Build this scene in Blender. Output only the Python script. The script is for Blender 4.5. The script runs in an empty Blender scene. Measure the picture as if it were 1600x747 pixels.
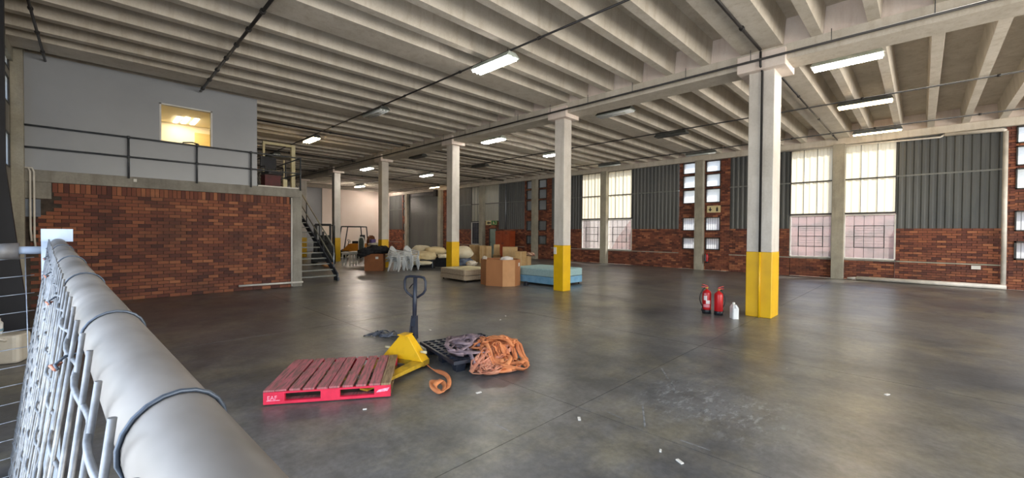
import bpy, math, random
from mathutils import Vector, Matrix, noise
random.seed(7)
S = bpy.context.scene
COL = S.collection
PI = math.pi

# ---------------------------------------------------------------- camera
FPX = 647.4
YAW, PITCH, ROLL = 0.79108, -0.015017, 0.0067193
fw = Vector((math.sin(YAW)*math.cos(PITCH), math.cos(YAW)*math.cos(PITCH), math.sin(PITCH)))
rt = Vector((math.cos(YAW), -math.sin(YAW), 0)); up = rt.cross(fw)
R2 = rt*math.cos(ROLL) + up*math.sin(ROLL); U2 = -rt*math.sin(ROLL) + up*math.cos(ROLL)
CAMP = Vector((0, 0, 1.7))
cd = bpy.data.cameras.new('camera'); cam = bpy.data.objects.new('camera', cd); COL.objects.link(cam)
cd.sensor_width = 36; cd.sensor_fit = 'HORIZONTAL'; cd.lens = FPX/1600*36; cd.clip_start = .01; cd.clip_end = 400
m3 = Matrix((R2, U2, -fw)).transposed()
cam.matrix_world = Matrix.Translation(CAMP) @ m3.to_4x4()
S.camera = cam

def ray(u, v): return (R2*((u-800)/FPX) - U2*((v-373.5)/FPX) + fw)
def F(u, v, z=0.0):                       # point of the level z that is seen at (u, v) in the photograph
    d = ray(u, v); t = (z-1.7)/d.z; return CAMP + d*t
def onX(u, v, x): d = ray(u, v); return CAMP + d*(x/d.x)
def onY(u, v, y): d = ray(u, v); return CAMP + d*(y/d.y)

# ---------------------------------------------------------------- sky, sun, daylight, exposure
W = bpy.data.worlds.new('sky'); S.world = W; W.use_nodes = True
wn = W.node_tree; wn.nodes.clear()
wo = wn.nodes.new('ShaderNodeOutputWorld'); wb = wn.nodes.new('ShaderNodeBackground')
ws = wn.nodes.new('ShaderNodeTexSky'); ws.sky_type = 'NISHITA'; ws.sun_disc = False
ws.sun_elevation = math.radians(52); ws.sun_rotation = math.radians(120); ws.air_density = 1.0; ws.dust_density = 2.0
wn.links.new(ws.outputs[0], wb.inputs[0]); wb.inputs[1].default_value = .30
wn.links.new(wb.outputs[0], wo.inputs[0])
def lamp(name, kind, energy, loc, direction, color=(1, 1, 1), size=None):
    l = bpy.data.lights.new(name, kind); l.energy = energy; l.color = color
    if kind == 'AREA': l.shape = 'RECTANGLE'; l.size, l.size_y = size
    o = bpy.data.objects.new(name, l); COL.objects.link(o); o.location = loc
    o.rotation_euler = Vector(direction).to_track_quat('-Z', 'Z').to_euler()
    return o
SUN = lamp('sun', 'SUN', 4.6, (30, -10, 30), (-.62, .42, -.82), (1, .95, .85)); SUN.data.angle = .01
# daylight that enters by the open dock doors on the left of and behind the photographer
lamp('daylight_left_dock', 'AREA', 390, (-1.5, .6, 2.5), (1, 0, 0), (.86, .93, 1), (9.0, 4.2))
lamp('daylight_rear_dock', 'AREA', 1150, (10.0, -8.5, 2.6), (0, 1, 0), (1, .94, .85), (19, 4.4))
S.view_settings.view_transform = 'Standard'; S.view_settings.look = 'None'; S.view_settings.gamma = 1
S.view_settings.exposure = 0.52; S.view_settings.use_curve_mapping = False
S.cycles.max_bounces = 8; S.cycles.diffuse_bounces = 5; S.cycles.glossy_bounces = 3; S.cycles.transparent_max_bounces = 12
S.cycles.transmission_bounces = 6; S.cycles.sample_clamp_indirect = 6; S.cycles.caustics_reflective = False; S.cycles.caustics_refractive = False

# ---------------------------------------------------------------- materials
def lin(c): return tuple(((x/255)/12.92 if x/255 <= .04045 else ((x/255+.055)/1.055)**2.4) for x in c)
class NT:
    def __init__(s, name):
        s.m = bpy.data.materials.new(name); s.m.use_nodes = True; s.t = s.m.node_tree; s.n = s.t.nodes
        s.b = s.n['Principled BSDF']; s.out = s.n['Material Output']
    def N(s, typ, **kw):
        n = s.n.new('ShaderNode'+typ)
        for k, v in kw.items(): setattr(n, k, v)
        return n
    def L(s, a, b): s.t.links.new(a, b)
    def coord(s, scale=(1, 1, 1), world=False):
        tc = s.N('NewGeometry').outputs['Position'] if world else s.N('TexCoord').outputs['Object']
        mp = s.N('Mapping'); s.L(tc, mp.inputs[0]); mp.inputs['Scale'].default_value = scale
        return mp.outputs[0]
    def noise(s, vec, scale, detail=4, rough=.55):
        n = s.N('TexNoise'); n.inputs['Scale'].default_value = scale; n.inputs['Detail'].default_value = detail
        n.inputs['Roughness'].default_value = rough; s.L(vec, n.inputs['Vector']); return n.outputs[0]
    def ramp(s, fac, stops):
        r = s.N('ValToRGB'); e = r.color_ramp.elements
        while len(e) < len(stops): e.new(.5)
        for q, (p, c) in zip(e, stops): q.position = p; q.color = (*c, 1) if len(c) == 3 else c
        s.L(fac, r.inputs[0]); return r.outputs[0]
    def mix(s, a, b, f, mode='MIX'):
        n = s.N('Mix', data_type='RGBA', blend_type=mode)
        for v, i in ((f, 0), (a, 6), (b, 7)):
            if hasattr(v, 'links') or hasattr(v, 'is_linked'): s.L(v, n.inputs[i])
            elif i == 0: n.inputs[0].default_value = v
            else: n.inputs[i].default_value = (*v, 1)
        return n.outputs[2]
    def math(s, op, a, b=None):
        n = s.N('Math', operation=op)
        for v, i in ((a, 0), (b, 1)):
            if v is None: continue
            if hasattr(v, 'is_linked'): s.L(v, n.inputs[i])
            else: n.inputs[i].default_value = v
        return n.outputs[0]
    def bump(s, h, strength, dist=.01):
        n = s.N('Bump'); n.inputs['Strength'].default_value = strength; n.inputs['Distance'].default_value = dist
        s.L(h, n.inputs['Height']); s.L(n.outputs[0], s.b.inputs['Normal'])
_mc = {}
def mat(name, c1, c2=None, scale=6, rough=.55, bump=0, metal=0, stretch=(1, 1, 1), lo=.35, hi=.65, detail=4, emit=None, world=False):
    if name in _mc: return _mc[name]
    t = NT(name); b = t.b
    b.inputs['Roughness'].default_value = rough; b.inputs['Metallic'].default_value = metal
    c1 = lin(c1)
    if c2 is None and not bump: b.inputs['Base Color'].default_value = (*c1, 1)
    else:
        n = t.noise(t.coord(stretch, world), scale, detail)
        t.L(t.ramp(n, [(lo, c1), (hi, lin(c2) if c2 else c1)]), b.inputs['Base Color'])
        if bump: t.bump(n, bump)
    if emit: b.inputs['Emission Color'].default_value = (*lin(emit[0]), 1); b.inputs['Emission Strength'].default_value = emit[1]
    _mc[name] = t.m; return t.m

# ---------------------------------------------------------------- mesh building
class MB:
    def __init__(s): s.v = []; s.f = []; s.sm = []
    def add(s, vs, fs, smooth=False, M=None):
        k = len(s.v)
        s.v += [tuple(M @ Vector(p)) if M is not None else tuple(p) for p in vs]
        s.f += [tuple(i+k for i in f) for f in fs]; s.sm += [smooth]*len(fs); return s
    def box(s, x0, y0, z0, x1, y1, z1, M=None):
        return s.hexa([(x0, y0, z0), (x1, y0, z0), (x1, y1, z0), (x0, y1, z0), (x0, y0, z1), (x1, y0, z1), (x1, y1, z1), (x0, y1, z1)], M)
    def hexa(s, p, M=None):
        return s.add(p, [(3, 2, 1, 0), (4, 5, 6, 7), (0, 1, 5, 4), (1, 2, 6, 5), (2, 3, 7, 6), (3, 0, 4, 7)], False, M)
    def rbox(s, x0, y0, z0, x1, y1, z1, r, M=None, n=3):     # box with rounded vertical edges
        cs = []
        for cx, cy, a0 in ((x1-r, y1-r, 0), (x0+r, y1-r, 90), (x0+r, y0+r, 180), (x1-r, y0+r, 270)):
            for k in range(n+1):
                a = math.radians(a0+90*k/n); cs.append((cx+r*math.cos(a), cy+r*math.sin(a)))
        return s.prism(cs, z0, z1, M)
    def prism(s, poly, z0, z1, M=None, top=1.0):
        n = len(poly); cx = sum(p[0] for p in poly)/n; cy = sum(p[1] for p in poly)/n
        vs = [(x, y, z0) for x, y in poly] + [(cx+(x-cx)*top, cy+(y-cy)*top, z1) for x, y in poly]
        fs = [tuple(range(n-1, -1, -1)), tuple(range(n, 2*n))] + [(i, (i+1) % n, n+(i+1) % n, n+i) for i in range(n)]
        return s.add(vs, fs, False, M)
    def tube(s, pts, r, n=8, caps=True, M=None, closed=False):
        pts = [Vector(p) for p in pts]; L = len(pts); rs = r if hasattr(r, '__len__') else [r]*L
        vs = []; up = None
        for i, p in enumerate(pts):
            a = pts[(i-1) % L] if (i > 0 or closed) else p; b = pts[(i+1) % L] if (i < L-1 or closed) else p
            t = (b-a).normalized()
            if up is None:
                up = Vector((0, 0, 1)) if abs(t.z) < .9 else Vector((1, 0, 0))
            up = (up - t*up.dot(t))
            if up.length < 1e-5: up = t.orthogonal()
            up.normalize(); w = t.cross(up)
            for k in range(n):
                q = 2*PI*k/n; vs.append(p + (up*math.cos(q)+w*math.sin(q))*rs[i])
        fs = []
        for i in range(L if closed else L-1):
            j = (i+1) % L
            for k in range(n): fs.append((i*n+k, i*n+(k+1) % n, j*n+(k+1) % n, j*n+k))
        s.add(vs, fs, True, M)
        if caps and not closed:
            k = len(s.v)-len(vs)
            s.f += [tuple(k+i for i in range(n-1, -1, -1)), tuple(k+(L-1)*n+i for i in range(n))]; s.sm += [False, False]
        return s
    def lathe(s, prof, n=20, M=None, smooth=True):
        vs = []
        for r, z in prof:
            for k in range(n): vs.append((r*math.cos(2*PI*k/n), r*math.sin(2*PI*k/n), z))
        fs = []
        for i in range(len(prof)-1):
            for k in range(n): fs.append((i*n+k, i*n+(k+1) % n, (i+1)*n+(k+1) % n, (i+1)*n+k))
        s.add(vs, fs, smooth, M)
        k = len(s.v)-len(vs)
        s.f += [tuple(k+i for i in range(n-1, -1, -1)), tuple(k+(len(prof)-1)*n+i for i in range(n))]; s.sm += [False, False]
        return s
    def blob(s, c, rad, seed=0, amp=.18, nu=20, nv=12, freq=2.2, flat=0, M=None, pw=1.0):   # lumpy cushion-like body
        vs = []; o = Vector((seed*3.1, seed*1.7, seed*.9))
        sg = lambda x: math.copysign(abs(x)**pw, x)
        for j in range(nv+1):
            th = PI*j/nv
            for i in range(nu):
                ph = 2*PI*i/nu
                d = Vector((sg(math.sin(th))*sg(math.cos(ph)), sg(math.sin(th))*sg(math.sin(ph)), sg(math.cos(th))))
                k = 1+amp*noise.noise(d*freq+o)
                p = Vector((d.x*rad[0]*k, d.y*rad[1]*k, d.z*rad[2]*k))
                if p.z < -rad[2]*(1-flat): p.z = -rad[2]*(1-flat)
                vs.append(p+Vector(c))
        fs = []
        for j in range(nv):
            for i in range(nu): fs.append((j*nu+i, (j+1)*nu+i, (j+1)*nu+(i+1) % nu, j*nu+(i+1) % nu))
        return s.add(vs, fs, True, M)
    def ribbon(s, pts, w, th, nrm):
        P = [Vector(p) for p in pts]; vs = []; n = len(P)
        for i, p in enumerate(P):
            t = (P[min(i+1, n-1)]-P[max(i-1, 0)]).normalized(); nv = Vector(nrm[i]); nv = (nv-t*nv.dot(t))
            if nv.length < 1e-4: nv = t.orthogonal()
            nv.normalize(); sd = t.cross(nv)*w/2; h = nv*th/2
            vs += [p-sd-h, p+sd-h, p+sd+h, p-sd+h]
        fs = [(0, 1, 2, 3), (4*n-1, 4*n-2, 4*n-3, 4*n-4)]
        for i in range(n-1):
            for k in range(4): fs.append((4*i+k, 4*i+4+k, 4*i+4+(k+1) % 4, 4*i+(k+1) % 4))
        return s.add(vs, fs, True)
    def build(s, name, m, parent=None, loc=None, rz=0, bevel=0):
        me = bpy.data.meshes.new(name); me.from_pydata(s.v, [], s.f); me.update()
        me.polygons.foreach_set('use_smooth', s.sm)
        if m: me.materials.append(m)
        o = bpy.data.objects.new(name, me); COL.objects.link(o)
        if parent: o.parent = parent
        if loc is not None: o.location = loc
        o.rotation_euler.z = rz
        if bevel:
            b = o.modifiers.new('bevel', 'BEVEL'); b.width = bevel; b.segments = 2; b.limit_method = 'ANGLE'
        return o
def B(*a, **k): return MB().box(*a, **k)
def tag(o, label=None, cat=None, group=None, kind=None):
    if label: o['label'] = label
    if cat: o['category'] = cat
    if group: o['group'] = group
    if kind: o['kind'] = kind
    return o
def empty(name, loc=(0, 0, 0), rz=0, label=None, cat=None, group=None, kind=None):
    o = bpy.data.objects.new(name, None); COL.objects.link(o); o.location = loc; o.rotation_euler.z = rz
    o.empty_display_size = .1
    return tag(o, label, cat, group, kind)
def kids(o): return [c for c in COL.objects if c.parent == o]
def dup(o, loc, rz=0, label=None, parent=None):
    c = o.copy(); COL.objects.link(c)
    if parent is not None: c.parent = parent
    else: c.location = loc; c.rotation_euler.z = rz
    if label: c['label'] = label
    for ch in kids(o): dup(ch, None, parent=c)
    return c
def rotz(a): return Matrix.Rotation(a, 4, 'Z')
def frame(o, a):      # matrix with local x along a (world xy), origin o
    a = Vector((a[0], a[1], 0)).normalized(); b = Vector((-a.y, a.x, 0))
    return Matrix(((a.x, b.x, 0, o[0]), (a.y, b.y, 0, o[1]), (0, 0, 1, o[2] if len(o) > 2 else 0), (0, 0, 0, 1)))
# ---------------------------------------------------------------- surface materials
def floor_mat():
    t = NT('polished_concrete'); v = t.coord()
    big = t.noise(v, .33, 8, .62); mid = t.noise(t.coord((1.2, .8, 1)), 2.6, 9, .72); fine = t.noise(v, 17, 6, .7)
    olive = t.noise(t.coord((.8, 1.2, 1)), .8, 9, .7)
    c = t.ramp(big, [(.34, lin((82, 85, 90))), (.52, lin((110, 110, 110))), (.68, lin((132, 130, 126)))])
    c = t.mix(c, lin((138, 132, 112)), t.ramp(olive, [(.46, (0, 0, 0)), (.66, (.75, .75, .75))]))
    c = t.mix(c, t.ramp(mid, [(.34, (.58,)*3), (.64, (1.12,)*3)]), 1.0, 'MULTIPLY')
    c = t.mix(c, t.ramp(fine, [(.3, (.72,)*3), (.62, (1.08,)*3)]), 1.0, 'MULTIPLY')
    # rough repair patch with white paint scuffs beside the joint
    sx = t.N('SeparateXYZ'); t.L(v, sx.inputs[0]); X, Y = sx.outputs[0], sx.outputs[1]
    def band(val, a, b, s=.25):
        m = t.N('MapRange', interpolation_type='SMOOTHSTEP'); t.L(val, m.inputs[0])
        m.inputs[1].default_value = a; m.inputs[2].default_value = a+s
        m2 = t.N('MapRange', interpolation_type='SMOOTHSTEP'); t.L(val, m2.inputs[0])
        m2.inputs[1].default_value = b; m2.inputs[2].default_value = b-s
        return t.math('MULTIPLY', m.outputs[0], m2.outputs[0])
    patch = t.math('MULTIPLY', band(X, 3.28, 5.3, 1.2), band(Y, .55, 2.36, .5))
    vo = t.N('TexVoronoi'); vo.inputs['Scale'].default_value = 26; t.L(v, vo.inputs['Vector'])
    agg = t.ramp(vo.outputs['Distance'], [(.1, lin((58, 58, 58))), (.32, lin((128, 131, 134)))])
    pn = t.noise(v, 2.4, 4, .6)
    c = t.mix(c, agg, t.math('MULTIPLY', patch, t.ramp(pn, [(.36, (0, 0, 0)), (.60, (.6, .6, .6))])))
    sc = t.noise(t.coord((1, 2.2, 1)), 5.5, 6, .75)
    c = t.mix(c, lin((176, 180, 182)), t.math('MULTIPLY', patch, t.ramp(sc, [(.53, (0, 0, 0)), (.62, (.6, .6, .6))])))
    # small specks of litter and paint all over
    v2 = t.N('TexVoronoi'); v2.inputs['Scale'].default_value = 2.3; t.L(v, v2.inputs['Vector'])
    c = t.mix(c, lin((190, 188, 180)), t.ramp(v2.outputs['Distance'], [(.018, (.8, .8, .8)), (.03, (0, 0, 0))]))
    t.L(c, t.b.inputs['Base Color'])
    soft = t.noise(t.coord((1, .6, 1)), 1.2, 2, .4)
    t.L(t.ramp(soft, [(.25, (.28,)*3), (.75, (.38,)*3)]), t.b.inputs['Roughness'])
    t.b.inputs['Specular IOR Level'].default_value = .55
    return t.m
def brick_mat():
    t = NT('clay_brick')
    oi = t.N('ObjectInfo').outputs['Random']; ri = t.N('NewGeometry').outputs['Random Per Island']
    r = t.math('FRACT', t.math('ADD', t.math('MULTIPLY', oi, 7.31), ri))
    c = t.ramp(r, [(0, lin((84, 47, 41))), (.25, lin((114, 64, 50))), (.55, lin((132, 77, 57))), (.85, lin((152, 92, 64))), (1, lin((174, 112, 78)))])
    n = t.noise(t.coord(world=True), 1.1, 4, .6)
    c = t.mix(c, lin((66, 46, 42)), t.ramp(n, [(.48, (0, 0, 0)), (.72, (.6, .6, .6))]))
    f = t.noise(t.coord(world=True), 60, 4, .7)
    c = t.mix(c, t.ramp(f, [(.3, lin((150, 150, 150))), (.7, lin((220, 220, 220)))]), .4, 'OVERLAY')
    t.L(c, t.b.inputs['Base Color']); t.b.inputs['Roughness'].default_value = .75; t.bump(f, .3, .004); return t.m
def concrete_mat(name, c1, c2, dirt=(120, 112, 100), world=True, sc=1.6):
    t = NT(name); v = t.coord(world=world)
    a = t.noise(v, sc, 5, .6); s = t.noise(t.coord((3, 3, .35), world), 2.2, 4, .6); f = t.noise(v, 34, 4, .7)
    c = t.ramp(a, [(.35, lin(c1)), (.65, lin(c2))])
    c = t.mix(c, lin(dirt), t.ramp(s, [(.5, (0, 0, 0)), (.75, (.5, .5, .5))]))
    c = t.mix(c, t.ramp(f, [(.3, lin((168, 168, 168))), (.7, lin((208, 208, 208)))]), .4, 'OVERLAY')
    t.L(c, t.b.inputs['Base Color']); t.b.inputs['Roughness'].default_value = .8; t.bump(f, .15, .004); return t.m
def sheet_mat(name, col, trans, through=.0, rough=.3):     # translucent roofing sheet or obscured glass
    t = NT(name); d = t.N('BsdfTranslucent'); d.inputs[0].default_value = (*lin(trans), 1)
    mx = t.N('MixShader'); t.b.inputs['Base Color'].default_value = (*lin(col), 1); t.b.inputs['Roughness'].default_value = rough
    mx.inputs[0].default_value = .75; t.L(t.b.outputs[0], mx.inputs[1]); t.L(d.outputs[0], mx.inputs[2]); o = mx.outputs[0]
    if through:
        tr = t.N('BsdfTransparent'); m2 = t.N('MixShader'); m2.inputs[0].default_value = through
        t.L(o, m2.inputs[1]); t.L(tr.outputs[0], m2.inputs[2]); o = m2.outputs[0]
    t.L(o, t.out.inputs[0]); return t.m
M_floor = floor_mat(); M_brick = brick_mat()
M_mortar = mat('mortar', (84, 72, 64), (64, 56, 50), 9, .9)
M_ceil = concrete_mat('ceiling_concrete', (196, 188, 174), (214, 206, 193), (172, 158, 138))
M_pink = concrete_mat('painted_infill', (226, 210, 200), (236, 224, 214), (200, 180, 168))
M_col = concrete_mat('column_concrete', (204, 198, 190), (222, 216, 208), (176, 168, 156))
M_gconc = concrete_mat('raw_concrete', (134, 130, 122), (160, 156, 146), (104, 98, 90))
M_pil = concrete_mat('pillar_concrete', (150, 146, 132), (176, 170, 154), (118, 110, 98))
M_yel = mat('yellow_paint', (236, 188, 20), (222, 172, 22), 3, .38, lo=.4, hi=.75)
M_corr = mat('dark_sheet', (76, 79, 80), (92, 94, 92), 1.5, .45, stretch=(1, 1, .2))
M_girt = mat('girt_steel', (128, 130, 126), (110, 112, 110), 8, .5)
M_steel = mat('dark_steel', (62, 66, 70), (80, 84, 88), 8, .45)
M_black = mat('black_pipe', (30, 28, 28), (44, 42, 42), 8, .45)
M_blackp = mat('black_plastic', (24, 26, 32), (38, 40, 48), 6, .4)
M_white = mat('white_paint', (232, 230, 224), (214, 212, 206), 4, .5)
M_wplast = mat('white_plastic', (238, 240, 240), (224, 226, 228), 4, .35)
M_pvc = mat('white_pvc', (232, 226, 216), (206, 200, 190), 3, .4)
M_galv = mat('galvanised', (176, 184, 196), (150, 158, 170), 22, .38, metal=.75)
M_gwall = mat('grey_wall_paint', (164, 168, 174), (156, 160, 166), .8, .32)
M_trans = sheet_mat('translucent_sheet', (214, 212, 200), (250, 246, 232))
M_frost = sheet_mat('obscured_glass', (214, 220, 222), (244, 248, 250), .35, .2)
M_glass = sheet_mat('figured_glass', (170, 166, 166), (206, 196, 194), .78, .12)
M_frame = mat('dark_frame', (44, 44, 44), (62, 60, 58), 8, .5)
M_red = mat('red_enamel', (206, 30, 36), (186, 22, 30), 5, .3)
M_card = mat('cardboard', (196, 162, 114), (180, 146, 98), 5, .8)

# ---------------------------------------------------------------- layout
P = 5.24; Y0 = 2.37
ROW = [Y0+P*k for k in range(-2, 7)]
XL, XR, YB, YF = -1.20, 20.5, -8.3, 37.4
RIBZ, SOF = 5.43, 5.95

# ---------------------------------------------------------------- floor, ground outside
fl_ = tag(B(XL, YB, -.2, XR, YF, -.012).build('floor', mat('joint', (34, 34, 34), rough=.9)), kind='structure')
xs = [XL, 3.32, 6.5, 9.72, 12.9, 16.3, XR]; ys = [YB] + [y for y in ROW if y < YF-1] + [YF]
for i in range(len(xs)-1):
    for j in range(len(ys)-1):
        B(xs[i]+.004, ys[j]+.004, -.1, xs[i+1]-.004, ys[j+1]-.004, 0).build('slab', M_floor, fl_)
M_ground = mat('outside_ground', (186, 176, 160), (160, 150, 132), .6, .9)
tag(B(-60, -60, -.5, 80, 90, -.21).build('ground', M_ground), kind='structure')

for q in (((1004, 634), (1008, 668)), ((1033, 575), (1044, 592)), ((1049, 598), (1054, 610)), ((948, 643), (974, 655)), ((1063, 688), (1110, 704)), ((776, 664), (800, 676))):
    a, b = F(*q[0]), F(*q[1]); d = (b-a).normalized()*1; n_ = Vector((-d.y, d.x, 0))*.009
    MB().add([a-n_+Vector((0, 0, .0012)), b-n_+Vector((0, 0, .0012)), b+n_+Vector((0, 0, .0012)), a+n_+Vector((0, 0, .0012))], [(0, 1, 2, 3)]).build('paint_mark', mat('floor_paint', (150, 153, 155), (100, 102, 104), 14, .6), fl_)
# ---------------------------------------------------------------- ceiling: soffit, beam and precast ribs
ce = tag(B(XL-.3, YB, SOF, XR+.3, YF, 6.15).build('ceiling', M_ceil), kind='structure')
def rib(y, w, x0, x1):
    a, b = w/2, w/2+.045
    MB().hexa([(x0, y-a, RIBZ), (x1, y-a, RIBZ), (x1, y+a, RIBZ), (x0, y+a, RIBZ),
               (x0, y-b, SOF+.01), (x1, y-b, SOF+.01), (x1, y+b, SOF+.01), (x0, y+b, SOF+.01)]).build('rib', M_ceil, ce)
yy = []
for k in range(-2, 7):
    c = Y0+P*k
    yy.append((c, .74))
    for q in range(5): yy.append((c+1.09+.81*(q)-.005, .17))
for y, w in yy:
    if YB+.4 < y < YF-.3:
        rib(y, w, XL, 9.60); rib(y, w, 10.10, 20.42)
be = tag(B(9.55, YB, 5.13, 10.15, YF, RIBZ).build('beam', M_ceil), kind='structure')
B(9.62, YB, RIBZ, 10.08, YF, SOF+.01).build('infill_panel', M_pink, be)
eb = tag(B(20.32, YB, 5.18, 20.75, YF, RIBZ).build('beam', M_ceil), kind='structure')
B(20.42, YB, RIBZ, 20.75, YF, SOF+.01).build('infill_panel', M_pink, eb)
tag(B(XL-.25, YB, 5.2, XL+.05, YF, SOF).build('beam', M_pil), kind='structure')

# ---------------------------------------------------------------- columns
NAMEC = ['rear', 'rearmost', 'nearest column, square concrete with a yellow painted base and a black pipe down its face',
         'second column, slender concrete with a yellow painted base, before the blue bed',
         'third column, concrete with a yellow painted base, behind the beige bed',
         'fourth column, dull concrete with a yellow painted base, beside the brown carton of black cloth',
         'fifth column, concrete with a tall yellow base, between the stair and the orange forklift',
         'far column half hidden by the stair, brownish in shade', 'last column before the far wall']
M_shade = M_col
CY = {1: Y0-P, 2: 2.37, 3: 7.57, 4: 12.88, 5: 18.32, 6: 23.8, 7: 29.1}
for k, y in CY.items():
    yb = 1.34; big = k == 2
    hx, hy = (.29, .23) if big else (.175, .175); x0 = 9.60; xc = x0+hx
    c = empty('column', (xc, y, 0), 0, NAMEC[k] if k > 1 else 'square concrete column with a yellow base behind the photographer', 'column')
    B(-hx, -hy, yb, hx, hy, 5.05).build('shaft', M_col, c, bevel=.012)
    B(-hx-.005, -hy-.005, 0, hx+.005, hy+.005, yb).build('painted_base', M_yel, c, bevel=.012)
    if big: B(-hx-.15, -.44, 5.02, hx+.07, .42, 5.36).build('capital', M_pink, c, bevel=.01)
    else: B(-hx-.14, -.33, 5.02, hx+.15, .33, 5.34).build('capital', M_pink, c, bevel=.01)
    if big:
        MB().tube([(-hx-.025, -.02, yb), (-hx-.025, -.02, 5.0), (-hx-.18, -.02, 5.08), (-hx-.18, -.02, 5.36)], .022).build('pipe', M_black, c)
        MB().tube([(-hx-.025, -.02, .0), (-hx-.025, -.02, yb)], .022).build('painted_pipe', M_yel, c)
    if k == 3: B(-hx-.04, .07, 1.08, -hx, .15, 1.28).build('switch_box', M_white, c)

# ---------------------------------------------------------------- far wall and rear
fw_ = tag(B(XL, YF, 0, 14.1, YF+.25, SOF).build('wall_far', M_gwall), kind='structure')
tag(B(14.1, YF-.12, 0, XR+.3, YF+.25, SOF).build('wall_far', mat('cream_wall', (250, 236, 226), (246, 230, 218), .7, .6)), kind='structure')
tag(B(XL, YB-.3, 4.9, XR+.3, YB-.05, SOF).build('wall_rear', M_gconc), kind='structure')

# ---------------------------------------------------------------- brickwork helpers
BL, BH, JT = .222, .0735, .011
def bricks(y0, y1, z0, z1, x, d=.1, axis='Y', course=.0845, skip=None):
    """stretcher bond; yields one box per brick on the face x (facing -x) or, with axis X, on the face y"""
    out = []; n = max(1, round((z1-z0)/course)); h = (z1-z0)/n
    for i in range(n):
        za, zb = z0+i*h+JT/2, z0+(i+1)*h-JT/2
        p = y0 - (0 if i % 2 else (BL+JT)/2)
        while p < y1:
            a, b = max(p, y0), min(p+BL, y1)
            p += BL+JT
            if b-a > .03 and not (skip and skip(a, b, za, zb)):
                e = random.uniform(-.003, .003)
                out.append((a, b, za, zb, e))
    return out
def brickwork(y0, y1, z0, z1, x, parent):
    m = MB()
    for a, b, za, zb, e in bricks(y0, y1, z0, z1, x): m.box(x+e, a, za, x+.06, b, zb)
    o = m.build('brickwork', M_brick, parent); o['kind'] = 'stuff'; return o

# ---------------------------------------------------------------- right wall
wr = tag(MB().build('wall_right', M_mortar), kind='structure')
mm = MB()
def corr(y0, y1, z0, z1, x, m, name, parent, pitch=.19, amp=.022):
    n = max(2, round((y1-y0)/pitch)); p = (y1-y0)/n; pts = []
    for i in range(n):
        a = y0+i*p
        pts += [(a, 0), (a+.14*p, 0), (a+.30*p, -amp), (a+.66*p, -amp), (a+.82*p, 0)]
    pts.append((y1, 0))
    vs = [(x+dx, y, z) for z in (z0, z1) for y, dx in pts] + [(x+dx+.006, y, z) for z in (z0, z1) for y, dx in pts]
    L = len(pts); fs = []
    for i in range(L-1):
        fs.append((i, i+1, L+i+1, L+i)); fs.append((2*L+i, 3*L+i, 3*L+i+1, 2*L+i+1))
        fs.append((i, 2*L+i, 2*L+i+1, i+1)); fs.append((L+i, L+i+1, 3*L+i+1, 3*L+i))
    return MB().add(vs, fs).build(name, m, parent)
nwin = [0]
def window(label=None):
    nwin[0] += 1
    return empty('window_%d' % nwin[0], (0, 0, 0), 0, kind='structure')
def translucent_unit(y0, y1):
    w = window(); x = 20.5
    corr(y0, y1, 2.56, 3.82, x, M_trans, 'translucent_sheet', w, .235, .03)
    corr(y0, y1, 3.86, 5.16, x, M_trans, 'translucent_sheet', w, .235, .03)
    f = MB()
    for a, b, c, d in ((y0-.03, y0, 2.5, 5.18), (y1, y1+.03, 2.5, 5.18), (y0, y1, 2.50, 2.56), (y0, y1, 3.82, 3.86), (y0, y1, 5.15, 5.18)):
        f.box(x-.045, a, c, x+.03, b, d)
    for q in (.35, .68): f.box(x-.036, y0+(y1-y0)*q-.008, 2.56, x-.02, y0+(y1-y0)*q+.008, 5.15)
    f.build('sheet_frame', M_frame, w)
    # lower steel window: 5 x 4 panes with an opening casement in the middle
    w2 = window(); z0, z1 = .82, 2.46; xx = x+.02
    f = MB()
    for a, b, c, d in ((y0-.03, y0+.015, z0, z1), (y1-.015, y1+.03, z0, z1), (y0, y1, z0-.03, z0+.015), (y0, y1, z1-.015, z1+.03)):
        f.box(xx-.05, a, c, xx+.03, b, d)
    f.build('window_frame', M_white, w2)
    g = MB(); ny, nz = 5, 4; dy, dz = (y1-y0)/ny, (z1-z0)/nz
    for i in range(1, ny): g.box(xx-.02, y0+i*dy-.006, z0, xx, y0+i*dy+.006, z1)
    for j in range(1, nz): g.box(xx-.02, y0, z0+j*dz-.006, xx, y1, z0+j*dz+.006)
    for j in range(8): zz = z0+dz*(1.12+j*.24); g.box(xx-.012, y0+dy, zz-.003, xx, y1-dy, zz+.003)
    g.build('glazing_bar', M_frame, w2)
    c = MB(); a, b, e, d = y0+dy, y1-dy, z0+dz, z1-dz
    for q in ((a-.014, a+.014, e, d), (b-.014, b+.014, e, d), (a, b, e-.014, e+.014), (a, b, d-.014, d+.014), (a, b, (e+d)/2-.012, (e+d)/2+.012)):
        c.box(xx-.045, q[0], q[2], xx-.005, q[1], q[3])
    c.build('casement', M_frame, w2)
    for i in range(ny):
        for j in range(nz): B(xx+.002, y0+i*dy+.006, z0+j*dz+.006, xx+.006, y0+(i+1)*dy-.006, z0+(j+1)*dz-.006).build('pane', M_glass, w2)
    B(x-.06, y0-.05, z0-.09, x+.05, y1+.05, z0-.03).build('window_sill', M_gconc, w2)
    mm.box(x+.05, y0, 0, x+.28, y1, z0-.03); brickwork(y0, y1, 0, z0-.09, x-.01, wr)
LOUV = ((4.62, 5.16), (3.92, 4.54), (3.18, 3.84), (1.86, 2.50), (.95, 1.54))
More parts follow.
